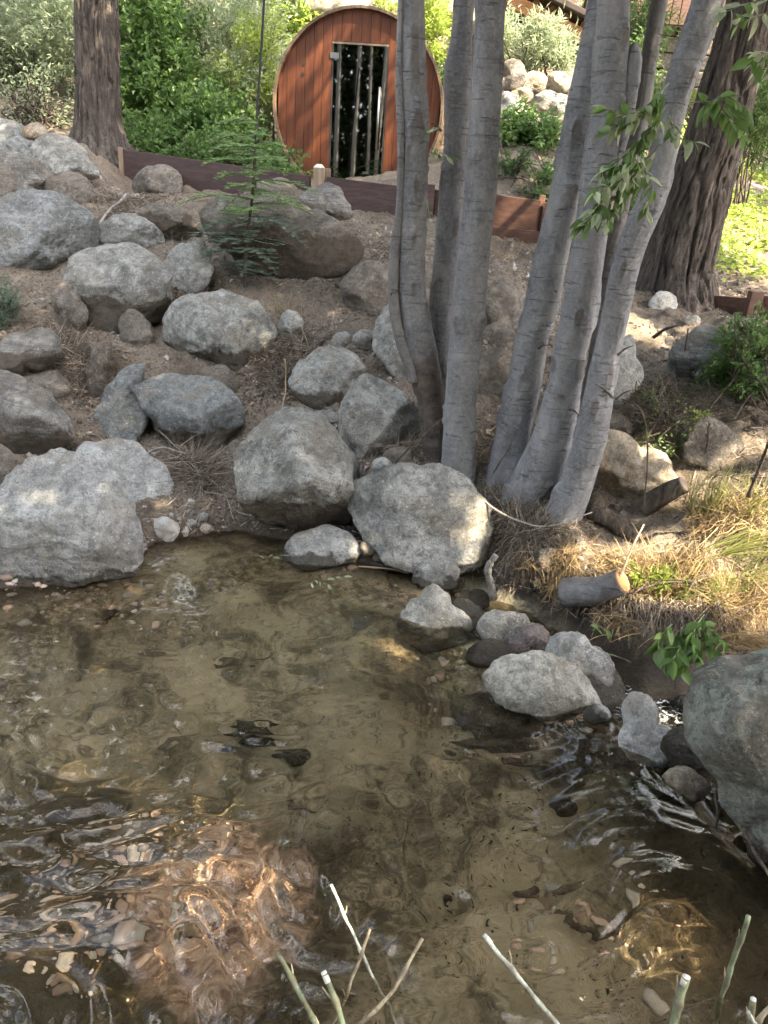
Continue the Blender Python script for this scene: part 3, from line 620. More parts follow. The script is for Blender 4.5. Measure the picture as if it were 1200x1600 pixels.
B([(-80, 800), (0, 762), (50, 715), (95, 702), (122, 710), (160, 735), (205, 778), (230, 830), (233, 870), (215, 902), (160, 918), (80, 918), (0, 922), (-80, 920)], 'giant pale grey boulder at left standing in the pool', 'rock_pale', Y=2.92, sub=6, cuts=[(0.1, 0.62, 0.78, 0.62), (0.85, -0.1, 0.45, 0.72)], ncut=5, dr=0.8)
B([(228, 818), (245, 810), (268, 812), (281, 824), (275, 840), (240, 843)], 'small white angular stone at water edge by the giant boulder', 'rock_white', sub=4, name='stone', cat='stone', group='small loose stones')
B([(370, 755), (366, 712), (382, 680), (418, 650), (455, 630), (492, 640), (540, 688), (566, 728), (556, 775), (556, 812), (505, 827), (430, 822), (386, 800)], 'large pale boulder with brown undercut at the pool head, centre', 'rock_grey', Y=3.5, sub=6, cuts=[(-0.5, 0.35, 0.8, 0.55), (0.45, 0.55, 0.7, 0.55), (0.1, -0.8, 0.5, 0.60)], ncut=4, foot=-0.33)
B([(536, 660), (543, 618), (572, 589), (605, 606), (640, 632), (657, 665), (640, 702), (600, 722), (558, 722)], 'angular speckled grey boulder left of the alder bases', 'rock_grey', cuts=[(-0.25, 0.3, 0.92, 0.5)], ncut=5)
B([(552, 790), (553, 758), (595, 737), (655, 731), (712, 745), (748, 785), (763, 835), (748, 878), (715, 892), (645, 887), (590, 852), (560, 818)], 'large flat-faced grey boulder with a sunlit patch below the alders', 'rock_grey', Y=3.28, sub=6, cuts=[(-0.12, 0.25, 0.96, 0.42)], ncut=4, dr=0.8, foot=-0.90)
B([(446, 870), (455, 847), (490, 830), (530, 830), (555, 850), (559, 882), (520, 900), (468, 897)], 'low rounded stone at the waterline under the centre boulder', 'rock_pale', sub=4, Y=3.25)
B([(455, 602), (478, 562), (528, 545), (560, 558), (556, 600), (535, 633), (490, 636)], 'half buried soil-covered boulder above the centre boulder', 'rock_grey', foot=-0.28)
B([(534, 445), (548, 424), (590, 413), (612, 430), (614, 480), (590, 499), (555, 496), (538, 472)], 'rounded buried brown boulder left of the first alder', 'rock_brown')
B([(586, 522), (598, 490), (640, 468), (682, 500), (692, 560), (650, 592), (605, 568)], 'smooth dark boulder behind the first alder trunk', 'rock_grey')
B([(552, 525), (562, 516), (580, 518), (588, 535), (582, 549), (560, 550)], 'small round stone left of the first alder', 'rock_grey', sub=4, name='stone', cat='stone', group='small loose stones')
B([(757, 470), (772, 448), (812, 453), (822, 500), (800, 522), (764, 502)], 'dark angular rock between second and third alders', 'rock_brown', sub=4)
B([(1048, 562), (1072, 528), (1112, 512), (1150, 540), (1152, 590), (1100, 604), (1058, 598)], 'folded green grey rock outcrop under the right shrub', 'rock_blue', cuts=[(-0.2, 0.7, 0.7, 0.5)])
B([(1014, 482), (1022, 462), (1050, 459), (1057, 466), (1056, 487)], 'bright white block of stone in front of right conifer', 'rock_white', sub=4, name='stone', cat='stone', group='small loose stones')
B([(1036, 488), (1052, 484), (1056, 492), (1040, 496)], 'dark flat stone just below the white block', 'rock_brown', sub=3, name='stone', cat='stone', group='small loose stones')
B([(1068, 500), (1080, 494), (1094, 498), (1092, 508), (1074, 509)], 'grey stone on the slope right of the white block', 'rock_grey', sub=3, name='stone', cat='stone', group='small loose stones')
B([(966, 575), (985, 525), (990, 560), (985, 612), (968, 640), (958, 620)], 'pale upright slab behind the rightmost alder', 'rock_pale', sub=4)
B([(1080, 672), (1108, 638), (1145, 658), (1172, 718), (1152, 742), (1100, 722), (1078, 700)], 'flat shaded grey slab on the right slope', 'rock_brown', sub=5, sink=0.06, cuts=[(0, 0.3, 0.95, 0.35)], ncut=3)
B([(944, 665), (955, 650), (975, 652), (986, 675), (980, 692), (955, 688)], 'small brown boulder on top of the tan boulder', 'rock_brown', sub=4)
B([(938, 705), (952, 675), (1000, 698), (1048, 735), (1062, 768), (1000, 790), (945, 775)], 'tan sunlit boulder right of the alder bases', 'rock_tan', cuts=[(-0.2, 0.7, 0.7, 0.5)])
B([(582, 728), (592, 716), (607, 718), (613, 730), (603, 740), (588, 739)], 'small pale round stone resting on the boulder tops', 'rock_pale', sub=3, name='stone', cat='stone', group='small loose stones', Y=3.45)
B([(1056, 1090), (1068, 1035), (1105, 1010), (1160, 1004), (1320, 1004), (1450, 1180), (1420, 1500), (1215, 1385), (1160, 1300), (1115, 1215), (1072, 1150)], 'huge flat-topped grey boulder at right edge', 'rock_green', Y=1.66, sub=6, cuts=[(-0.1, 0.97, 0.28, 0.62), (-0.6, -0.2, 0.75, 0.6)], ncut=2, dr=0.9)
G = 'stones laid in a line to dam the pool'
def D(*a, **k): return rock(*a, name='dam_stone', cat='stone', group=G, edge=34.0, **k)
D([(646, 905), (655, 885), (680, 877), (708, 880), (718, 900), (712, 920), (680, 926), (655, 920)], 'round pale stone at top end of the dam line, under the flat-faced boulder', 'rock_pale', Y=3.05, sub=4)
D([(622, 985), (632, 955), (655, 932), (677, 914), (705, 945), (738, 985), (736, 1010), (705, 1028), (655, 1030)], 'pointed cream stone, tallest of the dam line', 'rock_cream', Y=2.72, sub=5, cuts=[(-0.3, 0.4, 0.85, 0.5), (0.6, 0.35, 0.7, 0.5)], ncut=3)
D([(700, 950), (712, 938), (740, 945), (756, 965), (750, 985), (722, 975)], 'small pale stone tucked behind the pointed cream stone', 'rock_pale', sub=4, Y=2.85)
D([(710, 930), (735, 924), (762, 930), (760, 950), (735, 952), (714, 944)], 'flat wet black stone behind the dam line', 'rock_wet', sub=4, Y=2.98)
D([(746, 985), (756, 962), (790, 958), (828, 972), (824, 1000), (790, 1014), (758, 1006)], 'low white-grey dam stone touching the reddish stone', 'rock_cream', sub=4, Y=2.68)
D([(798, 1000), (812, 978), (838, 976), (858, 992), (855, 1022), (830, 1032), (802, 1024)], 'squarish reddish stone in the dam line', 'rock_red', sub=4, Y=2.56, ncut=6)
D([(728, 1030), (745, 1006), (785, 1006), (806, 1028), (800, 1052), (760, 1055)], 'wet dark stone just under water below the reddish stone', 'rock_wet', sub=4, Y=2.45)
D([(855, 1030), (862, 998), (890, 988), (925, 1010), (958, 1048), (973, 1085), (960, 1104), (915, 1100), (868, 1062)], 'large smooth blue grey stone with wet lower side in the dam line', 'rock_pale', Y=2.4, sub=5, ncut=4)
D([(760, 1052), (800, 1022), (850, 1020), (890, 1040), (925, 1075), (942, 1110), (900, 1125), (830, 1115), (775, 1090)], 'long cream stone lying half in the pool', 'rock_cream', Y=2.22, sub=5, cuts=[(-0.1, 0.7, 0.7, 0.5)], ncut=3)
D([(912, 1115), (925, 1102), (945, 1104), (954, 1120), (940, 1134), (918, 1132)], 'tiny wet grey stone at the end of the long cream stone', 'rock_pale', sub=4, Y=2.13)
D([(972, 1130), (974, 1098), (990, 1085), (1012, 1090), (1030, 1130), (1058, 1165), (1058, 1190), (1030, 1213), (1000, 1205), (975, 1175)], 'upright white angular stone beside the huge boulder', 'rock_white', Y=2.02, sub=5, cuts=[(0.1, 0.3, 0.95, 0.5), (-0.5, -0.2, 0.8, 0.6)], ncut=4)
D([(1036, 1160), (1052, 1140), (1085, 1142), (1115, 1170), (1112, 1205), (1070, 1218), (1045, 1195)], 'black wet stone between the white stone and the huge boulder', 'rock_wet', Y=1.98, sub=4)
D([(1030, 1220), (1042, 1208), (1090, 1212), (1106, 1225), (1100, 1246), (1070, 1250), (1040, 1240)], 'small flat-topped tan grey stone at the lower end of the dam', 'rock_tan', Y=1.86, sub=4)
D([(980, 1240), (995, 1212), (1030, 1210), (1052, 1230), (1045, 1256), (1005, 1262)], 'black wet stone under the white angular stone', 'rock_wet', Y=1.87, sub=4)
D([(880, 1165), (905, 1130), (965, 1125), (985, 1160), (985, 1210), (930, 1225), (890, 1205)], 'submerged brown stone left of the white angular stone', 'rock_brown', Y=2.08, sub=4, sink=0.13)
D([(710, 1075), (760, 1045), (830, 1070), (850, 1130), (800, 1160), (740, 1130)], 'submerged brown stone below the long cream stone', 'rock_brown', Y=2.22, sub=4, sink=0.14)
G2 = 'stones lying on the pool bed'
def U(*a, **k): return rock(*a, name='submerged_stone', cat='stone', group=G2, **k)
def U0(x, y, w, h, lab, mat, z=-0.24):
    p = at_z(x, y, z); o = [(x + w * math.cos(t) * (1 + 0.2 * math.sin(3 * t + x)), y + h * math.sin(t)) for t in np.arange(0, 6.2, 0.7)]
    U(o, lab, mat, Y=p[1], sub=4)
U0(872, 1290, 19, 16, 'pale greenish flat stone alone under water right of centre', 'rock_tan', -0.22)
U0(452, 1212, 24, 16, 'round dark red-brown stone under water near pool centre', 'rock_red', -0.24)
U0(395, 1186, 42, 20, 'dark weedy stone left of the round red-brown underwater stone', 'rock_wet', -0.26)
U0(815, 1420, 22, 16, 'grey underwater cobble near the sunken dark stick', 'rock_brown')
U0(880, 1420, 26, 15, 'dim brown underwater cobble right of the grey cobble', 'rock_brown')
U0(770, 1210, 70, 22, 'long dark sunken rock across the middle of the pool bed', 'rock_brown', -0.30)
U0(515, 970, 24, 10, 'dark flat underwater stone near the pool head', 'rock_brown', -0.22)
U0(130, 990, 70, 20, 'dark reddish sunken rock near the giant boulder', 'rock_red', -0.18)
U0(60, 1010, 60, 16, 'dark sunken rock at left edge near the giant boulder', 'rock_wet', -0.2)
U0(380, 1075, 50, 9, 'dark weedy patch stone in the middle left pool', 'rock_brown', -0.28)
for i, (x, y, w, h) in enumerate([(300, 818, 9, 7), (318, 808, 8, 7), (322, 826, 10, 7), (340, 816, 8, 6), (355, 828, 9, 6), (298, 800, 6, 5), (575, 858, 12, 14), (596, 870, 12, 9), (628, 865, 10, 8), (505, 655, 9, 7), (515, 648, 7, 6), (470, 652, 8, 6), (870, 640, 9, 8)]):
    p = hit(x, y + h); o = [(x + w * math.cos(t) * (1 + 0.2 * math.sin(3 * t + x)), y + h * math.sin(t)) for t in np.arange(0, 6.2, 0.7)]
    rock(o, ['pale pebble in the heap at the pool head, beside the dark bank', 'cobble wedged beside the flat-faced boulder', 'small stone on the soil above the centre boulder'][0 if i < 6 else 1 if i < 9 else 2], ['rock_pale', 'rock_grey', 'rock_tan', 'rock_brown'][i % 4], sub=3, name='pebble', cat='stone', group=['pebbles heaped at the pool head', 'cobbles beside the flat-faced boulder', 'small stones above the centre boulder'][0 if i < 6 else 1 if i < 9 else 2], Y=p[1] + 0.01)

F = [([(188, 500), (205, 485), (225, 500), (232, 540), (215, 548), (190, 520)], 'earthy wedge-shaped stone right under the large rounded boulder', 'rock_brown'),
 ([(28, 605), (60, 585), (100, 592), (112, 615), (90, 635), (45, 625)], 'buried grey stone behind the rough layered tan boulder', 'rock_brown'),
 ([(438, 505), (450, 486), (466, 492), (468, 522), (452, 535), (440, 525)], 'small grey stone beside the dry grass tuft', 'rock_grey'),
 ([(752, 520), (768, 508), (798, 515), (806, 540), (785, 548), (758, 540)], 'flat brown stone below the dark angular rock', 'rock_brown'),
 ([(742, 590), (760, 550), (792, 548), (802, 590), (788, 625), (750, 622)], 'dirt-covered brown boulder between third and fourth alder', 'rock_brown'),
 ([(520, 538), (530, 520), (545, 522), (546, 540), (534, 548)], 'small pale flat stone left of the small round stone', 'rock_pale'),
 ([(330, 470), (345, 462), (352, 472), (345, 482), (333, 480)], 'little stone sitting on the yellow patched boulder', 'rock_brown'),
 ([(384, 300), (420, 286), (462, 296), (466, 318), (420, 322), (388, 315)], 'low earthy stone below the board beside the sapling', 'rock_brown'),
 ([(340, 640), (352, 625), (372, 632), (376, 655), (356, 660)], 'small round stone at the right end of the blue grey boulder', 'rock_grey'),
 ([(88, 455), (110, 440), (125, 470), (128, 510), (110, 520), (92, 490)], 'earthy boulder tucked behind the large rounded boulder on its left', 'rock_brown'),
 ([(556, 398), (568, 392), (580, 402), (574, 414), (560, 410)], 'small dark angular stone at right end of the long brown slab', 'rock_brown'),
 ([(300, 600), (330, 575), (365, 590), (372, 612), (330, 606)], 'soil-covered stone end above the blue grey boulder', 'rock_brown'),
 ([(490, 655), (510, 642), (528, 652), (524, 672), (500, 674)], 'grey cobble between the two centre boulders', 'rock_grey'),
 ([(838, 470), (850, 455), (868, 462), (870, 492), (850, 498)], 'grey stone behind the fourth alder', 'rock_grey'),
 ([(600, 712), (618, 700), (640, 708), (642, 724), (618, 730)], 'small earthy stone under the angular speckled boulder', 'rock_brown'),
 ([(836, 870), (850, 858), (872, 862), (880, 885), (862, 900), (840, 892)], 'mossy dark stone in the undercut bank below the alder feet', 'rock_brown'),
 ([(925, 700), (940, 680), (958, 700), (950, 730), (930, 728)], 'tan stone between the rightmost alder and the tan boulder', 'rock_tan'),
 ([(1085, 560), (1110, 548), (1140, 570), (1135, 600), (1100, 598)], 'lower ledge of folded grey rock under the right shrub', 'rock_blue'),
 ([(830, 870 + 40), (850, 905), (872, 915), (865, 930), (838, 928)], 'dark wet stone in the stream below the alder feet', 'rock_wet'),
 ([(1090, 1100), (1070, 1130), (1050, 1120), (1060, 1090)], 'dark wet stone in the outlet beside the huge boulder', 'rock_wet')]
for o_, l_, m_ in F: rock(o_, l_, m_, sub=4, ncut=10)

# ================================================================ helpers for things on the ground
_GZ = GZ.reshape(ny, nx)
def gz(X):
    X = np.atleast_2d(X); i = np.clip(np.searchsorted(gx, X[:, 0]) - 1, 0, nx - 2); j = np.clip(np.searchsorted(gy, X[:, 1]) - 1, 0, ny - 2)
    u = (X[:, 0] - gx[i]) / (gx[i + 1] - gx[i]); v = (X[:, 1] - gy[j]) / (gy[j + 1] - gy[j])
    return _GZ[j, i] * (1 - u) * (1 - v) + _GZ[j, i + 1] * u * (1 - v) + _GZ[j + 1, i] * (1 - u) * v + _GZ[j + 1, i + 1] * u * v
def ppm(P): return FPX / depth(P)        # pixels per metre there
def unit(v): v = np.asarray(v, float); return v / (np.linalg.norm(v, axis=-1, keepdims=True) + 1e-12)
def rdir(n): return unit(rng.normal(size=(n, 3)))
def leaves(P, D, L, W, fold=0.25, up=None):
    """folded four-point leaves: P base, D direction, L length, W width"""
    n = len(P); L = np.broadcast_to(L, (n,))[:, None]; W = np.broadcast_to(W, (n,))[:, None]
    D = unit(D); U = rdir(n) if up is None else unit(up + 0.5 * rdir(n)); S = unit(np.cross(D, U)); N = np.cross(S, D)
    a = P; b = P + D * L * 0.45 + S * W * 0.5 + N * W * fold; c = P + D * L - N * L * 0.12; d = P + D * L * 0.45 - S * W * 0.5 + N * W * fold
    V = np.stack([a, b, c, d], 1).reshape(-1, 3); k = np.arange(n)[:, None] * 4
    return V, np.concatenate([k + [0, 1, 2], k + [0, 2, 3]])
def blades(P, D, L, W, bend=0.3, seg=3, dirb=None):
    """tapering blades, bending towards dirb"""
    n = len(P); D = unit(D); S = unit(np.cross(D, rdir(n))); Bn = np.broadcast_to(np.array([0, 0, -1.0]) if dirb is None else dirb, (n, 3))
    L = np.broadcast_to(L, (n,))[:, None]; W = np.broadcast_to(W, (n,))[:, None]; rows = []
    for i in range(seg + 1):
        t = i / seg; c = P + D * L * t + Bn * L * bend * t * t; w = W * 0.5 * (1 - 0.85 * t)
        rows += [c - S * w, c + S * w]
    V = np.stack(rows, 1).reshape(-1, 3); k = np.arange(n)[:, None] * (2 * seg + 2)
    return V, np.concatenate([k + [2 * i, 2 * i + 1, 2 * i + 3, 2 * i + 2] for i in range(seg)])
def polyline(pts, n=16):
    return resample(np.array(pts, float), n)

# ================================================================ TREES
def trunk_mesh(path, Y, seg=64, rows=220, disp=0.02, kind='alder', top=None, flare=0.25, seed=0, stain=None, bury=0.25, Ytop=None):
    """path: (px, py, width in px), top first"""
    path = np.array(path, float)[::-1]; n0 = len(path)
    Ys = np.linspace(Y, Ytop if Ytop else Y, n0)
    C = np.array([at_y(p[0], p[1], y) for p, y in zip(path, Ys)]); r = np.array([p[2] * (0.93 if kind == 'alder' else 1) / 2 / ppm(c) for p, c in zip(path, C)])
    d0 = unit(C[0] - C[1]); base = C[0] + np.array([d0[0] * 0.4, d0[1] * 0.4, -1.0]) * bury
    C = np.vstack([base, C]); r = np.r_[r[0] * (1 + flare), r]
    d1 = unit(C[-1] - C[-3]); 
    if top:
        k = 5
        for i in range(1, k + 1):
            dd = unit(d1 * (1 - i / k * 0.3) + np.array([0, 0, 0.3 * i / k])); C = np.vstack([C, C[-1] + dd * (top - C[n0][2]) / k]); r = np.r_[r, r[n0] * (1 - 0.72 * i / k)]
    A = resample(np.c_[C, r], 60)
    # finer where the photograph looks
    z = A[:, 2]; zt = C[n0][2] + 0.3
    lo = A[z <= zt]; hi = A[z > zt]
    lo = resample(lo, rows); A = np.vstack([lo, hi]) if len(hi) else lo
    s0 = np.r_[0, np.cumsum(np.linalg.norm(np.diff(A[:, :3], axis=0), axis=1))]
    rr = A[:, 3]
    knots = []
    def dfn(P, D, a):
        Q = np.stack([D[..., 0] * 1.0, D[..., 1] * 1.0, np.repeat(s0[:, None], seg, 1)], -1).reshape(-1, 3) + seed * 9.1
        if kind == 'alder':
            v = 0.045 * fbm(Q * [1.3, 1.3, 2.5], 3, seed) + 0.016 * fbm(Q * [3, 3, 14], 3, seed + 3)
            hh = noise(Q * [1.6, 1.6, 30], seed + 6); v -= 0.035 * sstep(0.42, 0.62, hh)
            kn = noise(Q * [1.5, 1.5, 8.5], seed + 8); v += 0.16 * sstep(0.45, 0.7, kn) - 0.10 * sstep(0.62, 0.74, kn); knots.append(sstep(0.60, 0.74, kn))
        else:
            q = Q * [4.2, 4.2, 1.6] + 0.35 * np.stack([noise(Q * [2, 2, 3], 5), noise(Q * [2, 2, 3], 6), 0 * Q[:, 0]], 1)
            rid = np.abs(noise(q, seed + 1)); rid2 = np.abs(noise(q * [2.1, 2.1, 2.6], seed + 2))
            v = -0.12 * (1 - sstep(0.0, 0.22, rid)) - 0.05 * (1 - sstep(0.0, 0.2, rid2)) + 0.03 * fbm(Q * [7, 7, 5], 3, seed + 4) + 0.03 * fbm(Q * [1, 1, 1], 2, seed)
            # root flare in lobes
        v = v.reshape(len(s0), seg) * rr[:, None]
        fl = np.exp(-np.clip(s0 - bury, 0, None) / 0.16)[:, None] * (0.5 + 0.5 * np.cos(a * 4 + seed))[None] * flare * 0.8
        return v + fl * rr[:, None]
    V, T, Q = tube(A[:, :3], rr, seg, dfn)
    at = np.zeros(len(V))
    if stain: at[:len(A) * seg] = np.repeat(stain(A), seg)
    if knots: at[:len(knots[0])] = np.maximum(at[:len(knots[0])], 0.55 * knots[0])
    return V, T, Q, at, A
def make_tree(name, label, cat, group, path, Y, mat, base_px, top, **k):
    P = at_y(*base_px, Y); th = thing(name, (P[0], P[1], float(gz(P[None, :2])[0])), label, cat, group)
    V, T, Q, at, A = trunk_mesh(path, Y, top=top, **k)
    tr = mk('trunk', V, [T, Q], M[mat], th, True)
    a = tr.data.attributes.new('stain', 'FLOAT', 'POINT'); a.data.foreach_set('value', at.astype(np.float32))
    return th, A
GA = 'smooth grey alder stems by the pool'
def low_stain(z0, z1): return lambda A: 1 - sstep(z0, z1, A[:, 2] + 0.06 * noise(A[:, :3] * 8, 3))
zs = [at_y(670, 600, 3.72)[2], at_y(650, 520, 3.72)[2]]
t1, A1 = make_tree('alder_tree', 'leftmost alder stem with a dark brown stained foot and cracked bark', 'tree', GA,
    [(643, -40, 44), (643, 0, 44), (645, 100, 46), (647, 200, 46), (645, 300, 48), (641, 400, 48), (645, 480, 49), (660, 560, 52), (676, 640, 44), (684, 712, 44)], 3.78, 'alder', (684, 712), 8.0, seed=1, stain=low_stain(*zs))
V, T, Q, at, A = trunk_mesh([(626, -20, 8), (624, 60, 10), (623, 120, 12), (627, 220, 14), (624, 330, 13), (616, 400, 17), (615, 470, 18), (628, 540, 18), (646, 590, 18)], 3.74, seg=24, rows=160, seed=8, bury=0.02, flare=0)
o = mk('side_shoot', V, [T, Q], M['alder'], t1, True); a = o.data.attributes.new('stain', 'FLOAT', 'POINT'); a.data.foreach_set('value', (0.3 * np.r_[1 - sstep(1.7, 1.95, V[:, 2])]).astype(np.float32)); tag(o, 'thin dead side shoot, dark and knobbly lower down')
t2, A2 = make_tree('alder_tree', 'second alder stem from the left, standing just behind the straight third stem', 'tree', GA,
    [(727, -50, 32), (726, -10, 33), (722, 50, 36), (715, 110, 46), (714, 200, 43), (706, 300, 42), (697, 400, 43), (688, 500, 40), (687, 580, 38), (690, 680, 40)], 3.9, 'alder', (690, 690), 8.5, seed=2)
t3, A3 = make_tree('alder_tree', 'straight upright alder stem just above the flat-faced boulder', 'tree', GA,
    [(767, -50, 50), (766, 0, 50), (762, 100, 50), (757, 200, 51), (750, 300, 54), (740, 400, 53), (731, 500, 55), (721, 600, 53), (717, 700, 56), (716, 742, 60)], 3.66, 'alder', (716, 742), 9.0, seed=3)
t4, A4 = make_tree('alder_tree', 'fourth alder stem, leaning right, left one of the right-hand clump', 'tree', GA,
    [(952, -50, 52), (946, -10, 52), (925, 100, 54), (903, 200, 54), (885, 300, 54), (861, 400, 57), (848, 470, 59), (833, 520, 56), (819, 600, 57), (804, 670, 57), (793, 735, 58)], 3.62, 'alder', (793, 735), 9.5, seed=4)
t5, A5 = make_tree('alder_tree', 'fifth alder stem with a curved foot and a broken fork high up', 'tree', GA,
    [(962, -50, 54), (959, 0, 54), (955, 100, 58), (948, 200, 58), (932, 300, 56), (917, 400, 56), (908, 470, 58), (895, 530, 56), (883, 600, 56), (870, 650, 62), (858, 700, 70), (838, 745, 76), (818, 785, 70)], 3.45, 'alder', (818, 785), 9.0, seed=5, flare=0.1)
V, T, Q, at, A = trunk_mesh([(992, 66, 7), (990, 85, 22), (984, 130, 30), (974, 190, 30), (960, 250, 26), (948, 300, 20)], 3.43, seg=28, rows=70, seed=9, bury=0.01, flare=0)
o = mk('broken_fork', V, [T, Q], M['alder'], t5, True)
t6, A6 = make_tree('alder_tree', 'thin brownish alder stem half hidden behind the rightmost two', 'tree', GA,
    [(1010, 120, 28), (1000, 190, 28), (975, 300, 26), (957, 390, 25), (943, 480, 22), (928, 560, 20), (914, 640, 20), (900, 720, 24)], 3.75, 'alder', (900, 720), 7.0, seed=6, stain=lambda A: 0.45 * np.ones(len(A)))
t7, A7 = make_tree('alder_tree', 'rightmost alder stem leaning right with leafy shoots on it', 'tree', GA,
    [(1122, -50, 48), (1108, 0, 50), (1094, 40, 50), (1072, 100, 49), (1052, 165, 47), (1036, 240, 46), (1018, 310, 47), (996, 360, 47), (978, 410, 46), (968, 460, 46), (958, 510, 45), (946, 560, 46), (936, 610, 49), (928, 660, 52), (915, 710, 52), (902, 750, 54), (884, 795, 60), (872, 825, 64)], 3.28, 'alder', (872, 822), 8.5, seed=7, flare=0.1)
GC = 'old conifers with furrowed bark'
c1, AC1 = make_tree('conifer_tree', 'upright conifer with reddish brown furrowed bark at upper left', 'tree', GC,
    [(149, -50, 64), (150, 0, 66), (152, 60, 66), (153, 120, 66), (154, 180, 68), (155, 215, 74), (156, 232, 84)], 8.15, 'bark', (155, 234), 15, seed=11, kind='bark', seg=128, rows=200, flare=0.3)
c2, AC2 = make_tree('conifer_tree', 'massive dark conifer leaning right behind the alders', 'tree', GC,
    [(1190, -50, 80), (1178, 0, 82), (1160, 60, 84), (1140, 130, 86), (1115, 220, 92), (1090, 300, 98), (1068, 380, 106), (1054, 440, 116), (1050, 478, 128)], 5.9, 'bark', (1050, 480), 14, seed=12, kind='bark', seg=140, rows=220, flare=0.3)

# -------- small twig stubs on the stems
acc = Acc()
for (x, y), (x2, y2), Y in [((965, 555), (990, 540), 3.2), ((962, 625), (985, 610), 3.2), ((958, 622), (930, 600), 3.2), ((890, 640), (905, 650), 3.3), ((690, 205), (668, 190), 3.7), ((840, 545), (858, 540), 3.5)]:
    P = polyline([at_y(x, y, Y), at_y((x + x2) / 2, (y + y2) / 2 - 3, Y), at_y(x2, y2, Y - 0.02)], 5); acc.add(*tube(P, np.linspace(0.006, 0.002, 5), 6))
o = acc.mk('twig_stub', M['twig'], t7, True); o['kind'] = 'stuff'

# ================================================================ CROWNS: unseen leaves added to shade the bank and mirror in the pool
SPOTS = []
def spot(px, py, r, z=None):
    SPOTS.append((at_z(px, py, z) if z is not None else hit(px, py), r))
for q in [(680, 850, .05), (672, 825, .03), (676, 875, .045), (655, 742, .05), (900, 870, .13), (955, 862, .10), (1010, 892, .16), (1090, 870, .16), (1165, 900, .18), (1140, 800, .14), (1120, 760, .12), (1060, 940, .14), (965, 940, .10), (1150, 950, .14), (1190, 830, .15),
          (975, 715, .10), (1035, 760, .11), (880, 810, .05), (1000, 515, .20), (965, 492, .14), (1085, 520, .10), (1090, 555, .06), (800, 345, .25), (830, 285, .12), (1190, 700, .10), (1150, 690, .06), (860, 720, .03), (1150, 480, .25), (690, 955, .05), (850, 1050, .06), (1012, 1130, .06), (1020, 1170, .05), (905, 1030, .03), (785, 975, .03), (1120, 1040, .03), (500, 330, .04), (700, 560, .04), (280, 470, .05)]: spot(*q)
for q in [(300, 1390, .19), (260, 1320, .13), (235, 1275, .08), (335, 1450, .12), (280, 1450, .12), (110, 1330, .06), (60, 1490, .07), (150, 1380, .045), (350, 1290, .07), (240, 1400, .08), (300, 1520, .05), (90, 1240, .08), (180, 1220, .05), (560, 1050, .05), (720, 1080, .04), (1010, 1450, .10), (960, 1500, .07), (1060, 1400, .05), (930, 1270, .05), (590, 1130, .03), (250, 1100, .03), (430, 1180, .03), (150, 1560, .05), (30, 1400, .05)]: spot(q[0], q[1], q[2], -0.27)
SPC = np.array([s[0] for s in SPOTS]); SPR = np.array([s[1] for s in SPOTS])
def sunlit_gap(P):  # leaves left out along the sun's path to each chosen spot
    d = P[:, None] - SPC[None]; t = d @ SUN; q = d - t[..., None] * SUN
    r = np.linalg.norm(q, axis=2); wob = 1 + 0.35 * noise(np.c_[P[:, :2] * 9, P[:, 2:] * 9], 77)[:, None]
    return (r < (SPR[None] + 0.035) * wob).any(1)
n = 80000
tg = np.c_[rng.uniform(-3.8, 2.9, n), rng.uniform(0.1, 9.0, n)]; tz = gz(tg); keep = np.ones(n, bool)
tt = rng.uniform(4.8, 9.5, n); LP = np.c_[tg, tz] + SUN * tt[:, None] + rng.normal(size=(n, 3)) * 0.1
dens = fbm(LP * 0.9, 3, 21); keep &= dens > np.where(tg[:, 1] < shore_y(tg[:, 0]), -0.75, -1.0)
keep &= rng.uniform(size=n) < np.where(tg[:, 1] > 8.2, 0.5, 1) * np.where(tg[:, 0] > 2.2, 0.6, 1)
LP = LP[keep]; LP = LP[~sunlit_gap(LP)]
own = np.argmin(np.linalg.norm(LP[:, None] - np.array([[3.2, 0.5, 7], [4.2, 3.5, 7], [5.2, 1.0, 6.5], [2.5, 5.5, 7.5], [6, 5, 7]])[None], axis=2), 1)
for k, tr, Ak in [(0, t3, A3), (1, t4, A4), (2, t7, A7), (3, t5, A5), (4, c2, AC2)]:
    P = LP[own == k]
    if len(P) == 0: continue
    V, T = leaves(P, unit(rdir(len(P)) + [0, 0, -0.4]), rng.uniform(0.10, 0.17, len(P)), rng.uniform(0.07, 0.11, len(P)))
    mk('crown_and_shade', V, T, M['leaf_mid' if k < 4 else 'leaf_dark'], tr)  # unseen canopy added along the sun's path to block it, hung on these trees
    acc = Acc()
    for _ in range(9):
        q = P[rng.integers(len(P))]; h = Ak[Ak[:, 2] > 3.2]; b = h[rng.integers(len(h))][:3]
        m = (b + q) / 2 + rng.normal(size=3) * 0.25 + [0, 0, 0.3]; acc.add(*tube(polyline([b, m, q], 12), np.linspace(0.04, 0.008, 12), 6))
    acc.mk('limb', M['alder' if k < 4 else 'bark'], tr, True)
def crown_and_shade(tr, cen, rad, nleaf, mat, L, W, flat=False, thr=-0.1, sc=1.1, sd=5):
    P = np.array(cen) + rng.normal(size=(nleaf, 3)) * np.array(rad) * 0.62
    P = P[(fbm(P * sc, 3, sd) > thr)]; P = P[~sunlit_gap(P)]
    # keep the frame clear: nothing of these crowns below the upper edge of the picture
    q = P - CAM; up = (q @ _U) / (q @ _F); P = P[(up > 800 / FPX + 0.03) | (q @ _F < 0)]
    V, T = leaves(P, unit(rdir(len(P)) + [0, 0, -0.5]), rng.uniform(0.7, 1.2, len(P)) * L, rng.uniform(0.7, 1.2, len(P)) * W)
    return mk('crown_and_shade', V, T, M[mat], tr)
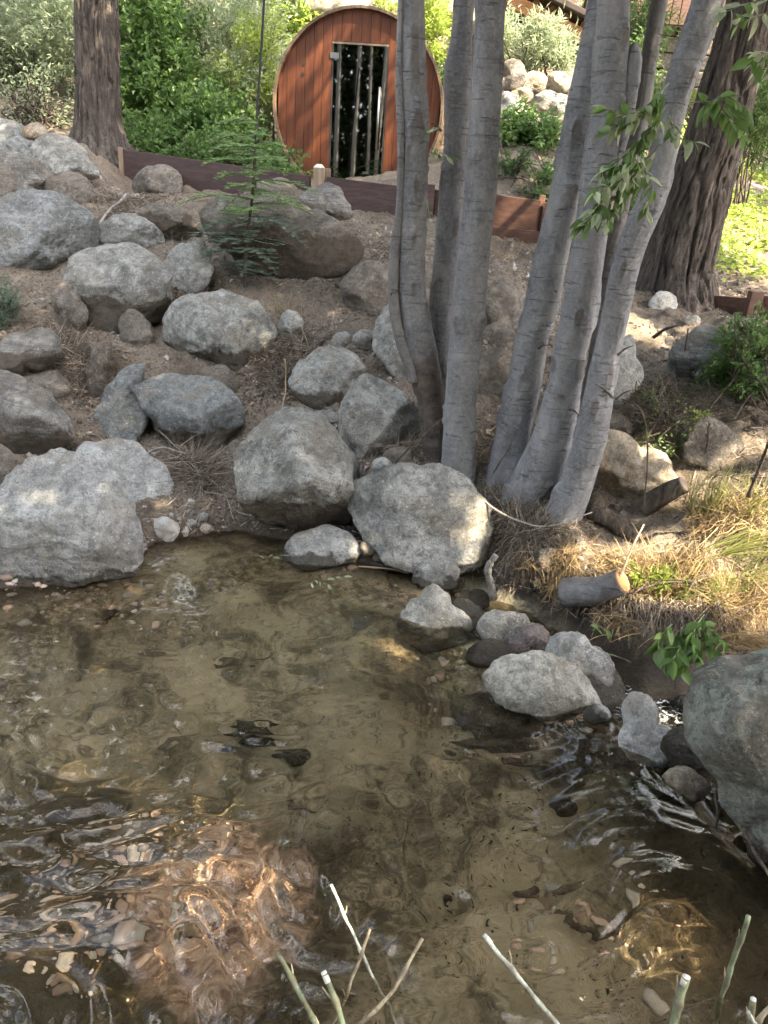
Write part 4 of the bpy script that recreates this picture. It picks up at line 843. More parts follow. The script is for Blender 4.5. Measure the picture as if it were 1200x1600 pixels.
crown_and_shade(t1, (0.2, 4.6, 6.2), (1.2, 1.5, 1.3), 4200, 'leaf_bright', 0.12, 0.075, sd=31, thr=0.15)
for k_, (tr_, ce, ra, n_, m_) in enumerate([(c1, (-2.6, 8.2, 10.5), (1.8, 1.2, 1.6), 3800, 'leaf_dark'), (t2, (-0.4, 8.6, 11.0), (1.8, 1.2, 1.4), 3600, 'leaf_mid'), (t4, (1.6, 8.2, 10.3), (1.6, 1.2, 1.4), 3200, 'leaf_mid'), (t5, (2.8, 6.8, 9.0), (1.2, 1.2, 1.2), 2400, 'leaf_mid')]): crown_and_shade(tr_, ce, ra, n_, m_, 0.17, 0.11, sd=60 + k_, thr=-0.15, sc=1.6)  # leaf masses added high up so sky gaps glint in the pool
crown_and_shade(t2, (0.6, 6.2, 8.0), (1.6, 1.6, 1.4), 4200, 'leaf_bright', 0.12, 0.08, sd=32, thr=0.15)
crown_and_shade(c1, (-3.2, 8.6, 9.5), (1.6, 1.7, 4.0), 9000, 'leaf_dark', 0.30, 0.10, sd=33, thr=-0.2)
crown_and_shade(c2, (4.5, 6.5, 9.5), (1.8, 1.8, 3.5), 5500, 'leaf_mid', 0.22, 0.05, sd=34, thr=0.1)
acc = Acc()
for (tr, A_, c) in [(t1, A1, (0.2, 4.6, 6.2)), (t2, A2, (0.6, 6.2, 8.0))]:
    acc = Acc()
    for _ in range(8):
        h = A_[A_[:, 2] > 3.6]; b = h[rng.integers(len(h))][:3]; q = np.array(c) + rng.normal(size=3) * 0.7
        acc.add(*tube(polyline([b, (b + q) / 2 + [0, 0, 0.2], q], 10), np.linspace(0.03, 0.006, 10), 6))
    acc.mk('limb', M['alder'], tr, True)

# ================================================================ BARREL SAUNA
SY = 9.25; SCN = at_y(559, 168, SY); SR = 134 / ppm(SCN); YAW = math.radians(4)
ex = np.array([math.cos(YAW), -math.sin(YAW), 0]); ey = np.array([math.sin(YAW), math.cos(YAW), 0]); ez = np.array([0, 0, 1.0])
sauna = thing('barrel_sauna', SCN - ez * SR, 'round barrel sauna of orange stained cedar with a dark glass door', 'sauna')
def sp(u, v, w=0): return SCN + ex * u + ez * v + ey * w          # u right, v up, w back
sR = SR * 0.965
# door opening measured on the photo, in sauna units
def uv(px, py):
    d = ray(px, py); t = np.dot(SCN - CAM, ey) / np.dot(d, ey); P = CAM + d * t - SCN; return float(P @ ex), float(P @ ez)
dl = (uv(523, 62)[0] + uv(510, 268)[0]) / 2; dr_ = (uv(609, 72)[0] + uv(596, 280)[0]) / 2; dt = uv(560, 66)[1]; db = -SR * 0.86
def circ(u, sgn): return sgn * math.sqrt(max(sR * sR - u * u, 0))
def plank(u0, u1, v0=None, v1=None, th=0.04, w0=0.0, mat='cedar', nm='plank'):
    us = np.linspace(u0, u1, 6); top = [circ(u, 1) if v1 is None else v1 for u in us]; bot = [circ(u, -1) if v0 is None else v0 for u in us]
    F_ = [(u, t) for u, t in zip(us, top)] + [(u, b) for u, b in zip(us[::-1], bot[::-1])]; n = len(F_); V = np.array([sp(u, v, w0) for u, v in F_] + [sp(u, v, w0 + th) for u, v in F_])
    V = np.vstack([V]); fs = [np.array([[i, (i + 1) % n, n + (i + 1) % n, n + i]]) for i in range(n)]
    q = np.array([[i, n - 1 - i - 0, n - 2 - i, i + 1] for i in range(5)]); q2 = np.array([[n + a for a in r[::-1]] for r in q])
    return mk(nm, V, [np.concatenate(fs), q, q2], M[mat], sauna)
gap = 0.0035
u = -sR + 0.005
pw = 0.098
edges = list(np.arange(dl, -sR, -pw))[::-1]
if edges[0] > -sR: edges = [-sR + 0.002] + edges
for a_, b_ in zip(edges[:-1], edges[1:]):
    if b_ - a_ > 0.02: plank(a_ + gap / 2, b_ - gap / 2, w0=rng.uniform(0, 0.003))
edges = list(np.arange(dr_, sR, pw)) + [sR - 0.002]
for a_, b_ in zip(edges[:-1], edges[1:]):
    if b_ - a_ > 0.02: plank(a_ + gap / 2, b_ - gap / 2, w0=rng.uniform(0, 0.003))
hd = np.linspace(dl, dr_, 7)
for a_, b_ in zip(hd[:-1], hd[1:]): plank(a_ + gap / 2, b_ - gap / 2, v0=dt, w0=rng.uniform(0, 0.003))
# door frame, glass, hinge, handle
fr = thing('door_frame', (0, 0, 0), None, None); fr.parent = sauna; fr.location = (0, 0, 0)
FM = M['cedar']
def sbox(nm, u0, u1, v0, v1, w0, w1, mat, par): return mk(nm, box_v(sp(u0, v0, w0), ex * (u1 - u0), ey * (w1 - w0), ez * (v1 - v0)), BOXQ, M[mat], par)
bpy.data.objects.remove(fr)
fr = sbox('door_frame', dl, dr_, dt - 0.022, dt - 0.002, 0.004, 0.05, 'post', sauna)
sbox('side_jamb', dl + 0.001, dl + 0.016, db, dt - 0.024, 0.004, 0.05, 'rubber', fr); sbox('side_jamb', dr_ - 0.016, dr_ - 0.001, db, dt - 0.024, 0.004, 0.05, 'rubber', fr)
door = sbox('glass_door', dl + 0.020, dr_ - 0.020, db, dt - 0.028, 0.012, 0.020, 'glass', sauna)
hy = uv(521, 87)[1]; hw = uv(521, 87)[0]
sbox('hinge', hw - 0.035, hw + 0.06, hy - 0.025, hy + 0.03, -0.008, 0.008, 'steel', door)
sbox('hinge', hw - 0.035, hw + 0.06, hy - 1.3, hy - 1.25, -0.008, 0.008, 'steel', door)
h0 = uv(596, 137); h1 = uv(587, 234)
P0 = sp(h1[0] + .012, h0[1], -0.05); P1 = sp(h1[0] + .012, h1[1], -0.05)
acc = Acc(); acc.add(*tube([P0, (P0 + P1) / 2, P1], 0.013, 12))
for f in (0.08, 0.92):
    q = P0 + (P1 - P0) * f; acc.add(*tube([q, q + ey * 0.03, q + ey * 0.062], 0.007, 8))
acc.mk('handle', M['steel'], door, True)
for vy in (100, 116):
    c_ = uv(475 - (vy - 100) * .1, vy); P = sp(c_[0], c_[1], -0.003); V, T, Q = tube([P, P + ey * 0.006, P + ey * 0.012], 0.018, 16); mk('vent_hole', V, [T, Q], M['dark'], sauna)
# shell of staves, slightly proud of the front, two steel bands
NS = 64; LB = 2.3
for k in range(NS):
    a0 = 2 * math.pi * k / NS + 0.0012; a1 = 2 * math.pi * (k + 1) / NS - 0.0012; th = 0.030
    w0 = -0.05 + rng.uniform(-0.0015, 0.0015)
    def ring(w): return [sp(r * math.cos(a), r * math.sin(a), w) for r, a in ((sR + 0.003, a0), (sR + th, a0), (sR + th, a1), (sR + 0.003, a1))]
    V = np.array(ring(w0) + ring(LB)); mk('stave', V, np.array([[0, 1, 2, 3], [7, 6, 5, 4], [0, 4, 5, 1], [1, 5, 6, 2], [2, 6, 7, 3], [3, 7, 4, 0]]), M['stave'], sauna)
for w in (0.25, 1.9):
    a = np.linspace(0, 2 * math.pi, 64); R1 = sR + 0.042
    V = np.array([sp(R1 * math.cos(t), R1 * math.sin(t), w) for t in a[:-1]] + [sp(R1 * math.cos(t), R1 * math.sin(t), w + 0.03) for t in a[:-1]]); n = 63
    mk('steel_band', V, np.array([[i, (i + 1) % n, n + (i + 1) % n, n + i] for i in range(n)]), M['steel'], sauna)
a = np.linspace(0, 2 * math.pi, 49)[:-1]; V = np.array([sp(sR * math.cos(t), sR * math.sin(t), LB - 0.05) for t in a] + [sp(0, 0, LB - 0.05)])
mk('back_wall', V, np.array([[i, (i + 1) % 48, 48] for i in range(48)]), M['cedar'], sauna)
for sx in (-1, 1): sbox('bench', sx * 0.3 - 0.15 + sx * .18, sx * 0.3 + 0.15 + sx * .18, -0.40, -0.36, 0.5, 2.1, 'cedar', sauna)
sbox('stove', -0.14, 0.12, -SR * 0.9, -0.30, 0.55, 0.85, 'black_metal', sauna)
for w in (0.3, 1.8): sbox('cradle', -0.6, 0.6, -SR - 0.14, -SR * 0.88, w - 0.04, w + 0.04, 'post', sauna)

# ================================================================ RETAINING BOARDS
rw = thing('retaining_wall', at_y(500, 300, 7.5), 'low retaining wall of dark boards and posts in front of the sauna', 'wall')
def board(pa, pb, ha, hb, Ya, Yb, mat, par=None, nm='board', th=0.045):
    """top edge from pixel pa to pb; ha/hb heights in px"""
    A_ = at_y(*pa, Ya); B_ = at_y(*pb, Yb); d = B_ - A_; h = (ha / ppm(A_) + hb / ppm(B_)) / 2
    return bevbox(nm, A_ - ez * h, d, unit(np.cross(ez, d)) * th, ez * h, M[mat], par or rw, 0.004)
def post(px, py_top, py_bot, wpx, Y, mat='post', par=None, cap=None, nm='post'):
    A_ = at_y(px, py_top, Y); Bz = at_y(px, py_bot, Y)[2]; w = wpx / ppm(A_); o = A_ - ex * w / 2
    p = bevbox(nm, (o[0], o[1], Bz - 0.1), (w, 0, 0), (0, w * 0.8, 0), (0, 0, A_[2] - Bz + 0.1), M[mat], par or rw, 0.006)
    if cap:
        T_ = Acc(); b = np.array([[o[0], o[1], A_[2] + .001], [o[0] + w, o[1], A_[2] + .001], [o[0] + w, o[1] + w * .8, A_[2] + .001], [o[0], o[1] + w * .8, A_[2] + .001]]); c_ = b.mean(0)
        t_ = c_ + (b - c_) * 0.45 + [0, 0, 0.03]; T_.add(np.vstack([b, t_]), Q=[[0, 1, 5, 4], [1, 2, 6, 5], [2, 3, 7, 6], [3, 0, 4, 7], [4, 5, 6, 7]]); T_.mk('post_cap', M[cap], p)
    return p
board((190, 233), (484, 275), 58, 50, 7.9, 7.55, 'board'); board((510, 276), (668, 296), 58, 56, 7.5, 7.32, 'board')
board((676, 296), (762, 303), 55, 50, 7.3, 7.15, 'board'); board((764, 303), (846, 313), 50, 48, 7.12, 7.02, 'board_red'); board((764, 353), (846, 362), 46, 44, 7.09, 6.99, 'board_red')
board((850, 316), (985, 332), 50, 48, 7.0, 6.8, 'board_red'); board((850, 366), (985, 382), 46, 44, 6.97, 6.77, 'board_red')
post(187, 230, 260, 7, 7.88); post(498, 262, 300, 17, 7.48, cap='post_top'); post(512, 263, 280, 9, 7.6); post(674, 288, 350, 12, 7.25, 'board'); post(848, 305, 400, 10, 7.05, 'board_red')
rw2 = thing('retaining_wall', at_y(1150, 490, 5.6), 'short stretch of red brown boards and post beside right conifer', 'wall')
board((1100, 461), (1182, 466), 34, 36, 5.75, 5.55, 'board_red', rw2); board((1186, 462), (1330, 470), 40, 44, 5.5, 5.3, 'board_red', rw2); post(1186, 456, 500, 20, 5.42, 'board_red', rw2)

# black pole beside the sapling
PB = hit(399, 330); pY = PB[1]; P0 = at_y(416, -60, pY); P1 = at_y(408, 80, pY); P2 = at_y(401, 190, pY); 
V, T, Q = tube(polyline([PB - [0, 0, .1], P2, P1, P0], 24), 2.0 / ppm(P1), 8); tag(mk('metal_pole', V, [T, Q], M['black_metal'], smooth=True, origin=PB), 'thin black metal pole standing behind the fir sapling', 'pole')

# ================================================================ HOUSE corner with eaves, stone wall, rock face
hs = thing('house', at_y(870, 80, 13), 'corner of a house with orange timber eaves at top right', 'house')
E0 = at_y(770, -14, 11.8); E1 = at_y(935, 68, 11.6); dE = E1 - E0; hgt = 20 / ppm(E0)
bevbox('fascia', E0 - ez * hgt / 2, dE, ey * 0.07, ez * hgt, M['beam'], hs, 0.01)
nE = unit(np.cross(dE, ey)); nE = nE if nE[2] > 0 else -nE
bevbox('roof', E0 + nE * (hgt / 2 + 0.10) - ey * 0.1 - dE * 0.1, dE * 1.3, ey * 2.6, nE * 0.07, M['roofing'], hs, 0.01)
for k in range(7):
    q = E0 + dE * (0.05 + k * 0.15); bevbox('rafter', q + nE * (hgt / 2 - 0.03) + ey * 0.08, unit(dE) * 0.07, ey * 1.9, nE * 0.11, M['beam'], hs, 0.006)
bevbox('soffit', E0 + nE * (hgt / 2 + 0.082) + ey * 0.08, dE * 1.1, ey * 2.2, nE * 0.015, M['board_red'], hs, 0.003)
W0 = at_y(770, 112, 13.2)
for r_ in range(7):
    for k in range(9):
        x0 = k * 0.42 + (r_ % 2) * 0.2 + rng.uniform(-.02, .02)
        if k * 0.42 > 3.6: continue
        bevbox('stone', W0 + [x0, rng.uniform(0, .03), r_ * 0.21], (0.40 + rng.uniform(-.03, .0), 0, 0), (0, 0.25, 0), (0, 0, 0.195), M['rock_brown'], hs, 0.02)
for k in range(12):
    q = at_y(990, 34, 12.8) + [k * 0.13, 0, 0]; bevbox('wall_board', q, (0.12, 0, 0), (0, 0.05, 0), (0, 0, 1.2), M['board_red'], hs, 0.006)
GW = 'stones of the dry wall on the slope'
def WS(o, l, m, Y=9.9): return rock(o, l, m, Y=Y, sub=4, name='wall_stone', cat='stone', group=GW, ncut=6)
WS([(781, 118), (788, 96), (812, 94), (820, 108), (818, 134), (798, 142), (783, 138)], 'brown rounded stone, upper left of the dry wall seen between alders', 'rock_brown')
WS([(814, 128), (822, 116), (845, 113), (855, 122), (850, 140), (832, 146), (817, 142)], 'sunlit tan stone, upper middle of the dry wall', 'rock_tan')
WS([(850, 128), (862, 113), (882, 113), (892, 128), (888, 146), (868, 150), (853, 146)], 'round grey tan stone, upper right of the dry wall', 'rock_tan')
WS([(799, 142), (812, 136), (828, 140), (834, 152), (824, 162), (806, 160)], 'small tan stone in the middle of the dry wall', 'rock_tan', 9.8)
WS([(780, 158), (790, 142), (810, 152), (822, 172), (815, 190), (795, 194), (782, 188)], 'pale grey boulder, lower left of the dry wall', 'rock_grey', 9.6)
WS([(828, 162), (840, 147), (870, 146), (890, 152), (892, 168), (860, 178), (834, 174)], 'wide grey stone, lower right of the dry wall', 'rock_grey', 9.7)
WS([(760, 150), (765, 120), (780, 118), (784, 150), (775, 170)], 'dark stone beside the third alder in the dry wall', 'rock_brown', 10.1)
rock([(430, 25), (440, -60), (560, -80), (700, -60), (720, 20), (690, 60), (600, 48), (520, 36)], 'pale granite outcrop on the hillside above the sauna', 'rock_tan', Y=13.0, sub=5, name='rock_outcrop', cat='rock', group=None, ncut=12)

# ================================================================ SHRUBS AND GREENERY
def shrub(name, label, cat, blobs, mat, nleaf, L, W, group=None, stem=9, seed=0, clump=0.09, shell=0.55, stem_mat='twig', drop=0.0, bare=False, base=None):
    """blobs: (px, py, Y, rx px, ry px, depth m)"""
    B_ = []
    for px, py, Y, rx, ry, dz in blobs:
        c = at_y(px, py, Y); k = ppm(c); B_.append((c, rx / k, ry / k, dz))
    c0 = B_[0][0]; bx = np.array(base) if base is not None else np.array([c0[0], c0[1], float(gz(c0[None, :2])[0])])
    th = thing(name, bx, label, cat, group)
    vol = np.array([b[1] * b[2] for b in B_]); pk = vol / vol.sum(); Ps = []; Ds = []
    acc = Acc()
    for (c, rx, rz, dy), p in zip(B_, pk):
        nc = max(6, int(nleaf * p / 26)); d = rdir(nc) * (rng.uniform(0.15, 1, (nc, 1)) ** shell)
        cc = c + d * [rx, dy, rz]; cc += 0.12 * rx * np.c_[noise(cc * 2.2, 1), noise(cc * 2.2, 2), noise(cc * 2.2, 3)]
        m = int(nleaf * p / nc) + 1
        out = unit(d * [1, 1, 1] + [0, 0, 0.35]); ax = unit(out + 0.5 * rdir(nc))
        # each clump is a twig with leaves set along it
        s = rng.uniform(-1, 1, (nc, m)); q = cc[:, None] + ax[:, None] * (s * clump * 1.8)[..., None] + rng.normal(size=(nc, m, 3)) * clump * 0.45
        dd = unit(ax[:, None] * 0.8 + rdir(nc * m).reshape(nc, m, 3) * 0.9 + [0, 0, -drop])
        Ps.append(q.reshape(-1, 3)); Ds.append(dd.reshape(-1, 3))
        ns = stem if not bare else stem * 3
        for _ in range(ns):
            e = cc[rng.integers(nc)]; b = bx + np.array([rng.normal() * 0.12, rng.normal() * 0.1, -0.05]); mid = (b + e) / 2 + rng.normal(size=3) * 0.1 + [0, 0, 0.12 * np.linalg.norm(e - b)]
            acc.add(*tube(polyline([b, mid, e], 9), np.linspace(0.014, 0.003, 9) * min(1.0, L / 0.07), 5, cap=False))
        for _ in range(int(ns * 2)):
            i = rng.integers(nc); e = cc[i]; acc.add(*tube(np.array([e - ax[i] * clump * 2.5, e, e + ax[i] * clump * 2.2]), [0.004, 0.003, 0.0015], 4, cap=False))
    P = np.concatenate(Ps); Dv = np.concatenate(Ds); ok = (P[:, 2] > gz(P[:, :2]) + 0.01) & ~((P[:, 1] < 9.15) & (P[:, 1] > 8.6) & (np.hypot(P[:, 0] - SCN[0], P[:, 2] - SCN[2]) < SR)) & ~((P[:, 1] >= 9.15) & (P[:, 1] < 11.7) & (np.hypot(P[:, 0] - SCN[0] - 0.1, P[:, 2] - SCN[2]) < SR + 0.12)); P = P[ok]; Dv = Dv[ok]
    n = len(P); V, T = leaves(P, Dv, rng.uniform(0.7, 1.25, n) * L, rng.uniform(0.7, 1.25, n) * W, up=np.array([0, -0.25, 1.0]))
    mk('foliage', V, T, M[mat], th); acc.mk('stems', M[stem_mat], th, True)
    return th
GS = 'shrubs on the slope behind the boulders'
shrub('willow_shrub', 'grey green willow thicket at top left corner', 'shrub', [(30, 30, 10.5, 120, 70, 0.9), (-50, 80, 10.2, 90, 55, 0.8), (90, 70, 10.0, 50, 60, 0.5)], 'leaf_grey', 9000, 0.085, 0.028, GS, 6, 1, 0.11)
shrub('bare_shrub', 'dark twiggy half bare shrub left of the upright conifer', 'shrub', [(55, 165, 9.2, 75, 55, 0.5)], 'leaf_grey', 900, 0.06, 0.025, GS, 28, 2, 0.1, bare=True)
shrub('leafy_shrub', 'bright green leafy shrub right of the upright conifer', 'shrub', [(245, 60, 10.2, 62, 85, 0.7), (250, 150, 9.8, 75, 75, 0.6), (320, 200, 9.4, 95, 48, 0.5)], 'leaf_bright', 12500, 0.075, 0.052, GS, 7, 3, 0.1)
shrub('leafy_shrub', 'low pale green shrub spilling over the dark board', 'shrub', [(330, 235, 8.6, 110, 26, 0.3), (240, 215, 8.7, 45, 25, 0.25), (430, 262, 8.4, 50, 18, 0.25)], 'leaf_bright', 3600, 0.06, 0.04, GS, 6, 4, 0.08)
shrub('willow_shrub', 'tall grey green willow beside the thin black pole', 'shrub', [(360, 60, 11.0, 90, 90, 0.8), (375, 165, 10.4, 75, 70, 0.6)], 'leaf_grey', 9500, 0.085, 0.024, GS, 6, 5, 0.11)
shrub('yellow_shrub', 'yellow green shrub tops just left of the sauna', 'shrub', [(405, 70, 10.3, 34, 55, 0.35), (350, 125, 10.0, 26, 30, 0.3), (415, 150, 10.2, 26, 60, 0.3)], 'leaf_yellow', 2600, 0.06, 0.022, GS, 5, 6, 0.09)
shrub('leafy_shrub', 'light green shrub rising above the sauna roof on its left', 'shrub', [(455, 40, 12.2, 45, 32, 0.5), (430, 10, 12.5, 60, 50, 0.5)], 'leaf_yellow', 2200, 0.08, 0.06, GS, 5, 7, 0.1)
shrub('pine_bush', 'sunlit yellow green pine tuft between first two alders', 'shrub', [(675, 45, 12.0, 32, 50, 0.4), (600, 20, 12.4, 26, 22, 0.3)], 'leaf_yellow', 3400, 0.11, 0.012, GS, 4, 8, 0.06)
shrub('leafy_shrub', 'green shrub at right side of the sauna behind the second alder', 'shrub', [(690, 150, 11.9, 26, 60, 0.3), (700, 260, 8.9, 26, 45, 0.3), (680, 205, 11.9, 14, 50, 0.3)], 'leaf_bright', 2300, 0.055, 0.035, GS, 5, 9, 0.08)
shrub('juniper_bush', 'spiky grey green bush growing over the dry wall', 'shrub', [(848, 72, 10.6, 36, 38, 0.4), (880, 90, 10.4, 22, 30, 0.3), (790, 60, 11.0, 18, 40, 0.3)], 'leaf_grey', 3600, 0.10, 0.016, GS, 6, 10, 0.07)
shrub('strawberry_patch', 'low bright green leafy patch under the dry wall', 'plant', [(815, 205, 9.0, 42, 28, 0.35), (850, 218, 8.7, 34, 25, 0.3), (790, 230, 8.8, 20, 14, 0.2)], 'leaf_bright', 3000, 0.06, 0.05, GS, 5, 11, 0.07)
shrub('leafy_shrub', 'greenery seen between the fifth and the rightmost alder', 'shrub', [(1000, 200, 8.5, 40, 70, 0.4), (985, 110, 9.5, 40, 40, 0.4), (1000, 330, 8.2, 30, 60, 0.3)], 'leaf_mid', 3200, 0.06, 0.035, GS, 5, 12, 0.08)
shrub('pine_bush', 'dark green pine boughs at right edge beyond the leaning conifer', 'shrub', [(1190, 120, 9.5, 60, 90, 0.5), (1180, 195, 9.0, 50, 45, 0.4), (1000, 40, 10.5, 50, 45, 0.5)], 'leaf_dark', 6500, 0.12, 0.012, GS, 6, 13, 0.07)
shrub('leafy_shrub', 'fresh green shrub overhanging the right edge above the grey slab', 'shrub', [(1165, 545, 4.1, 48, 40, 0.16), (1195, 520, 4.2, 34, 36, 0.15), (1200, 590, 4.0, 80, 40, 0.2), (1120, 575, 4.1, 30, 20, 0.1)], 'leaf_bright', 3600, 0.036, 0.018, GS, 9, 14, 0.035, base=hit(1195, 640))
shrub('juniper_bush', 'small juniper tuft at left edge below the flat-faced slab', 'shrub', [(0, 470, 4.75, 34, 34, 0.15)], 'leaf_blue', 2400, 0.04, 0.005, GS, 6, 15, 0.035)
shrub('bush', 'small pale sprouting twig on the right slope', 'plant', [(1100, 652, 3.75, 28, 8, 0.08), (1010, 662, 3.8, 14, 8, 0.05)], 'leaf_yellow', 120, 0.022, 0.012, None, 4, 16, 0.03)
shrub('fern_patch', 'mixed low greenery on the dirt between third and fourth alder', 'plant', [(800, 262, 8.0, 30, 12, 0.3), (850, 275, 7.8, 26, 12, 0.25), (770, 235, 8.4, 16, 14, 0.2), (840, 300, 7.5, 20, 8, 0.15)], 'leaf_mid', 1500, 0.05, 0.028, GS, 6, 18, 0.06)
shrub('bramble', 'thin trailing weeds among the roots on the right slope', 'plant', [(1030, 640, 3.9, 36, 26, 0.1), (1070, 690, 3.6, 30, 20, 0.1), (1010, 700, 3.6, 26, 18, 0.08)], 'leaf_bright', 420, 0.022, 0.012, GS, 12, 19, 0.04)
shrub('grass_weed', 'green weeds growing up through the straw beside the sawn log', 'plant', [(1020, 910, 2.8, 40, 12, 0.06), (1100, 940, 2.7, 40, 14, 0.06), (1160, 930, 2.75, 30, 16, 0.06)], 'leaf_yellow', 700, 0.04, 0.007, GS, 6, 20, 0.03)
# a hillside wood that fills the view above and behind: one mass
def hill_mass(name, label, N, mat, xr, yr, L, W, sd, hmax=2.6):
    P = np.c_[rng.uniform(*xr, N), rng.uniform(*yr, N)]; h = np.clip(1.2 + 1.2 * fbm(np.c_[P * 0.5, 0 * P[:, :1]], 3, sd), 0.15, hmax); z = gz(P) + h * rng.uniform(0, 1, N) ** 0.5
    P = np.c_[P, z]; gap_ = fbm(P * 1.3, 3, sd + 3) > -0.35; P = P[gap_]
    c = (P[:, 0] > -1.55) & (P[:, 0] < 1.0) & (P[:, 1] < 13.2) | (P[:, 0] > 0.9) & (P[:, 0] < 5.0) & (P[:, 1] < 14.2); P = P[~c]
    V, T = leaves(P, rdir(len(P)) + [0, 0, -.2], rng.uniform(.7, 1.3, len(P)) * L, rng.uniform(.7, 1.3, len(P)) * W)
    tag(mk(name, V, T, M[mat]), label, 'thicket', kind='stuff')
hill_mass('thicket', 'dense green thicket covering the hillside behind', 38000, 'leaf_mid', (-12, 9), (11.5, 19), 0.13, 0.07, 90)
hill_mass('undergrowth', 'grey green undergrowth on the hillside behind', 16000, 'leaf_grey', (-11, -1.5), (10.8, 15), 0.12, 0.035, 95, 2.0)
# sunlit ground cover on the right
N = 30000; P = np.c_[rng.uniform(2.7, 9.5, N), rng.uniform(6.6, 17, N)]; P = P[(P[:, 0] > 2.55 + 0.08 * (P[:, 1] - 6.6)) & (fbm(np.c_[P * 1.2, 0 * P[:, :1]], 3, 44) > -0.45 + 0.5 * sstep(8, 6.6, P[:, 1]))]
h = 0.10 + 0.16 * np.clip(fbm(np.c_[P * 0.8, 0 * P[:, :1]], 3, 45), 0, 1); P = np.c_[P, gz(P) + h * rng.uniform(0, 1, len(P))]
V, T = leaves(P, rdir(len(P)) * [1, 1, .5] + [0, 0, .2], rng.uniform(.05, .09, len(P)), rng.uniform(.04, .06, len(P)), up=np.array([0, 0, 1.2]))
tag(mk('ground_cover', V, T, M['leaf_yellow']), 'sunlit yellow green ground cover on the slope at right', 'ground cover', kind='stuff')

# ================================================================ FIR SAPLING
base = hit(383, 438); fy = base[1] - 0.10; base = at_y(383, 436, fy); base[2] = float(gz(base[None, :2])[0])
fir = thing('fir_sapling', base, 'small fir sapling with bright upper boughs among the boulders', 'tree')
tp = polyline([base - [0, 0, .05], at_y(384, 390, fy), at_y(394, 310, fy), at_y(398, 240, fy), at_y(401, 185, fy)], 40)
V, T, Q = tube(tp, np.linspace(0.017, 0.004, 40), 8); mk('trunk', V, [T, Q], M['twig'], fir, True)
def fir_bough(acc, nP, nD, b, d, L, droop):
    pts = np.array([b + d * L * t + np.array([0, 0, 1]) * L * (0.22 * t - droop * t * t) for t in np.linspace(0, 1, 9)])
    acc.add(*tube(pts, np.linspace(0.006, 0.0015, 9), 5, cap=False)); sd_ = unit(np.cross(d, [0, 0, 1]))
    segs = [(pts, L)]
    for k in range(1, 9):
        for s in (-1, 1):
            l = L * 0.55 * (1 - k / 9.5); q = pts[k - 1]; dd = unit(d * 0.75 + s * sd_ * 0.8 + rng.normal(size=3) * .08 - np.array([0, 0, .05])); segs.append((np.array([q + dd * l * t for t in np.linspace(0, 1, 4)]), l))
    for p, l in segs:
        m = int(l * 240) + 4; t = rng.uniform(0, len(p) - 1.001, m); i = t.astype(int); q = p[i] + (p[i + 1] - p[i]) * (t - i)[:, None]
        ax = unit(p[-1] - p[0]); sdv = unit(np.cross(ax, [0, 0, 1.0])); a = rng.uniform(-1, 1, m)
        nD.append(unit(ax * 0.6 + sdv * np.sign(a)[:, None] * 0.9 + np.array([0, 0, .35]) * rng.uniform(0, 1, (m, 1)))); nP.append(q)
acc = Acc(); nP, nD = [], []; nP2, nD2 = [], []
for k in range(34):
    t = 0.16 + 0.82 * (k / 33); i = int(t * 39); b = tp[i]; a = k * 2.4 + rng.uniform(-.3, .3); d = np.array([math.cos(a), math.sin(a), 0.0])
    L = (0.52 if t > 0.55 else 0.46) * (1.12 - 0.62 * max(0, t - 0.60) / 0.4) * rng.uniform(.6, 1.1) * (0.6 + 0.4 * sstep(0.1, 0.35, t))
    if abs(d[0]) < 0.5: L *= .6

    fir_bough(acc, nP if t > 0.5 else nP2, nD if t > 0.5 else nD2, b, d, L, 0.35 if t > 0.5 else 0.55)
acc.mk('branches', M['twig'], fir, True)
for a_, b_, m_ in ((nP, nD, 'fir'), (nP2, nD2, 'leaf_blue')):
    P = np.concatenate(a_); V, Q = blades(P, np.concatenate(b_), rng.uniform(.022, .034, len(P)), .0055, 0.05, 1); mk('needles', V, Q, M[m_], fir)

# ================================================================ LEAFY SHOOTS (each leaf a part)
def leaf_mesh(nm, mat, aspect=0.34, curl=0.35):
    V = []; n = 7
    for i in range(n):
        t = i / (n - 1); w = aspect * 0.5 * math.sin(math.pi * t ** 0.8) ** 0.9 + 0.004; z = -curl * t * t * 0.5
        V += [(t, -w, z + w * 0.35), (t, 0, z), (t, w, z + w * 0.35)]
    Q = []
    for i in range(n - 1):
        for j in range(2): Q.append([i * 3 + j, i * 3 + 3 + j, i * 3 + 4 + j, i * 3 + 1 + j])
    return mesh(nm, np.array(V), np.array(Q), M[mat], True)
LM = [leaf_mesh('willow_leaf_mesh', 'leaf_grey', .36, .4), leaf_mesh('willow_leaf_b', 'leaf_bright', .42, .2), leaf_mesh('broad_leaf', 'leaf_bright', .55, .25)]
def place_leaf(par, me, P, d, size, up=(0, 0, 1), nm='leaf'):
    d = unit(d); upv = unit(np.array(up) + rng.normal(size=3) * 0.45); s = unit(np.cross(upv, d)); n = np.cross(d, s)
    o = bpy.data.objects.new(nm, me); COL.objects.link(o); o.parent = par; base = np.array(par.location)
    m = Matrix([[d[i] * size, s[i] * size, n[i] * size, (P - base)[i]] for i in range(3)] + [[0, 0, 0, 1]]); o.matrix_local = m; return o
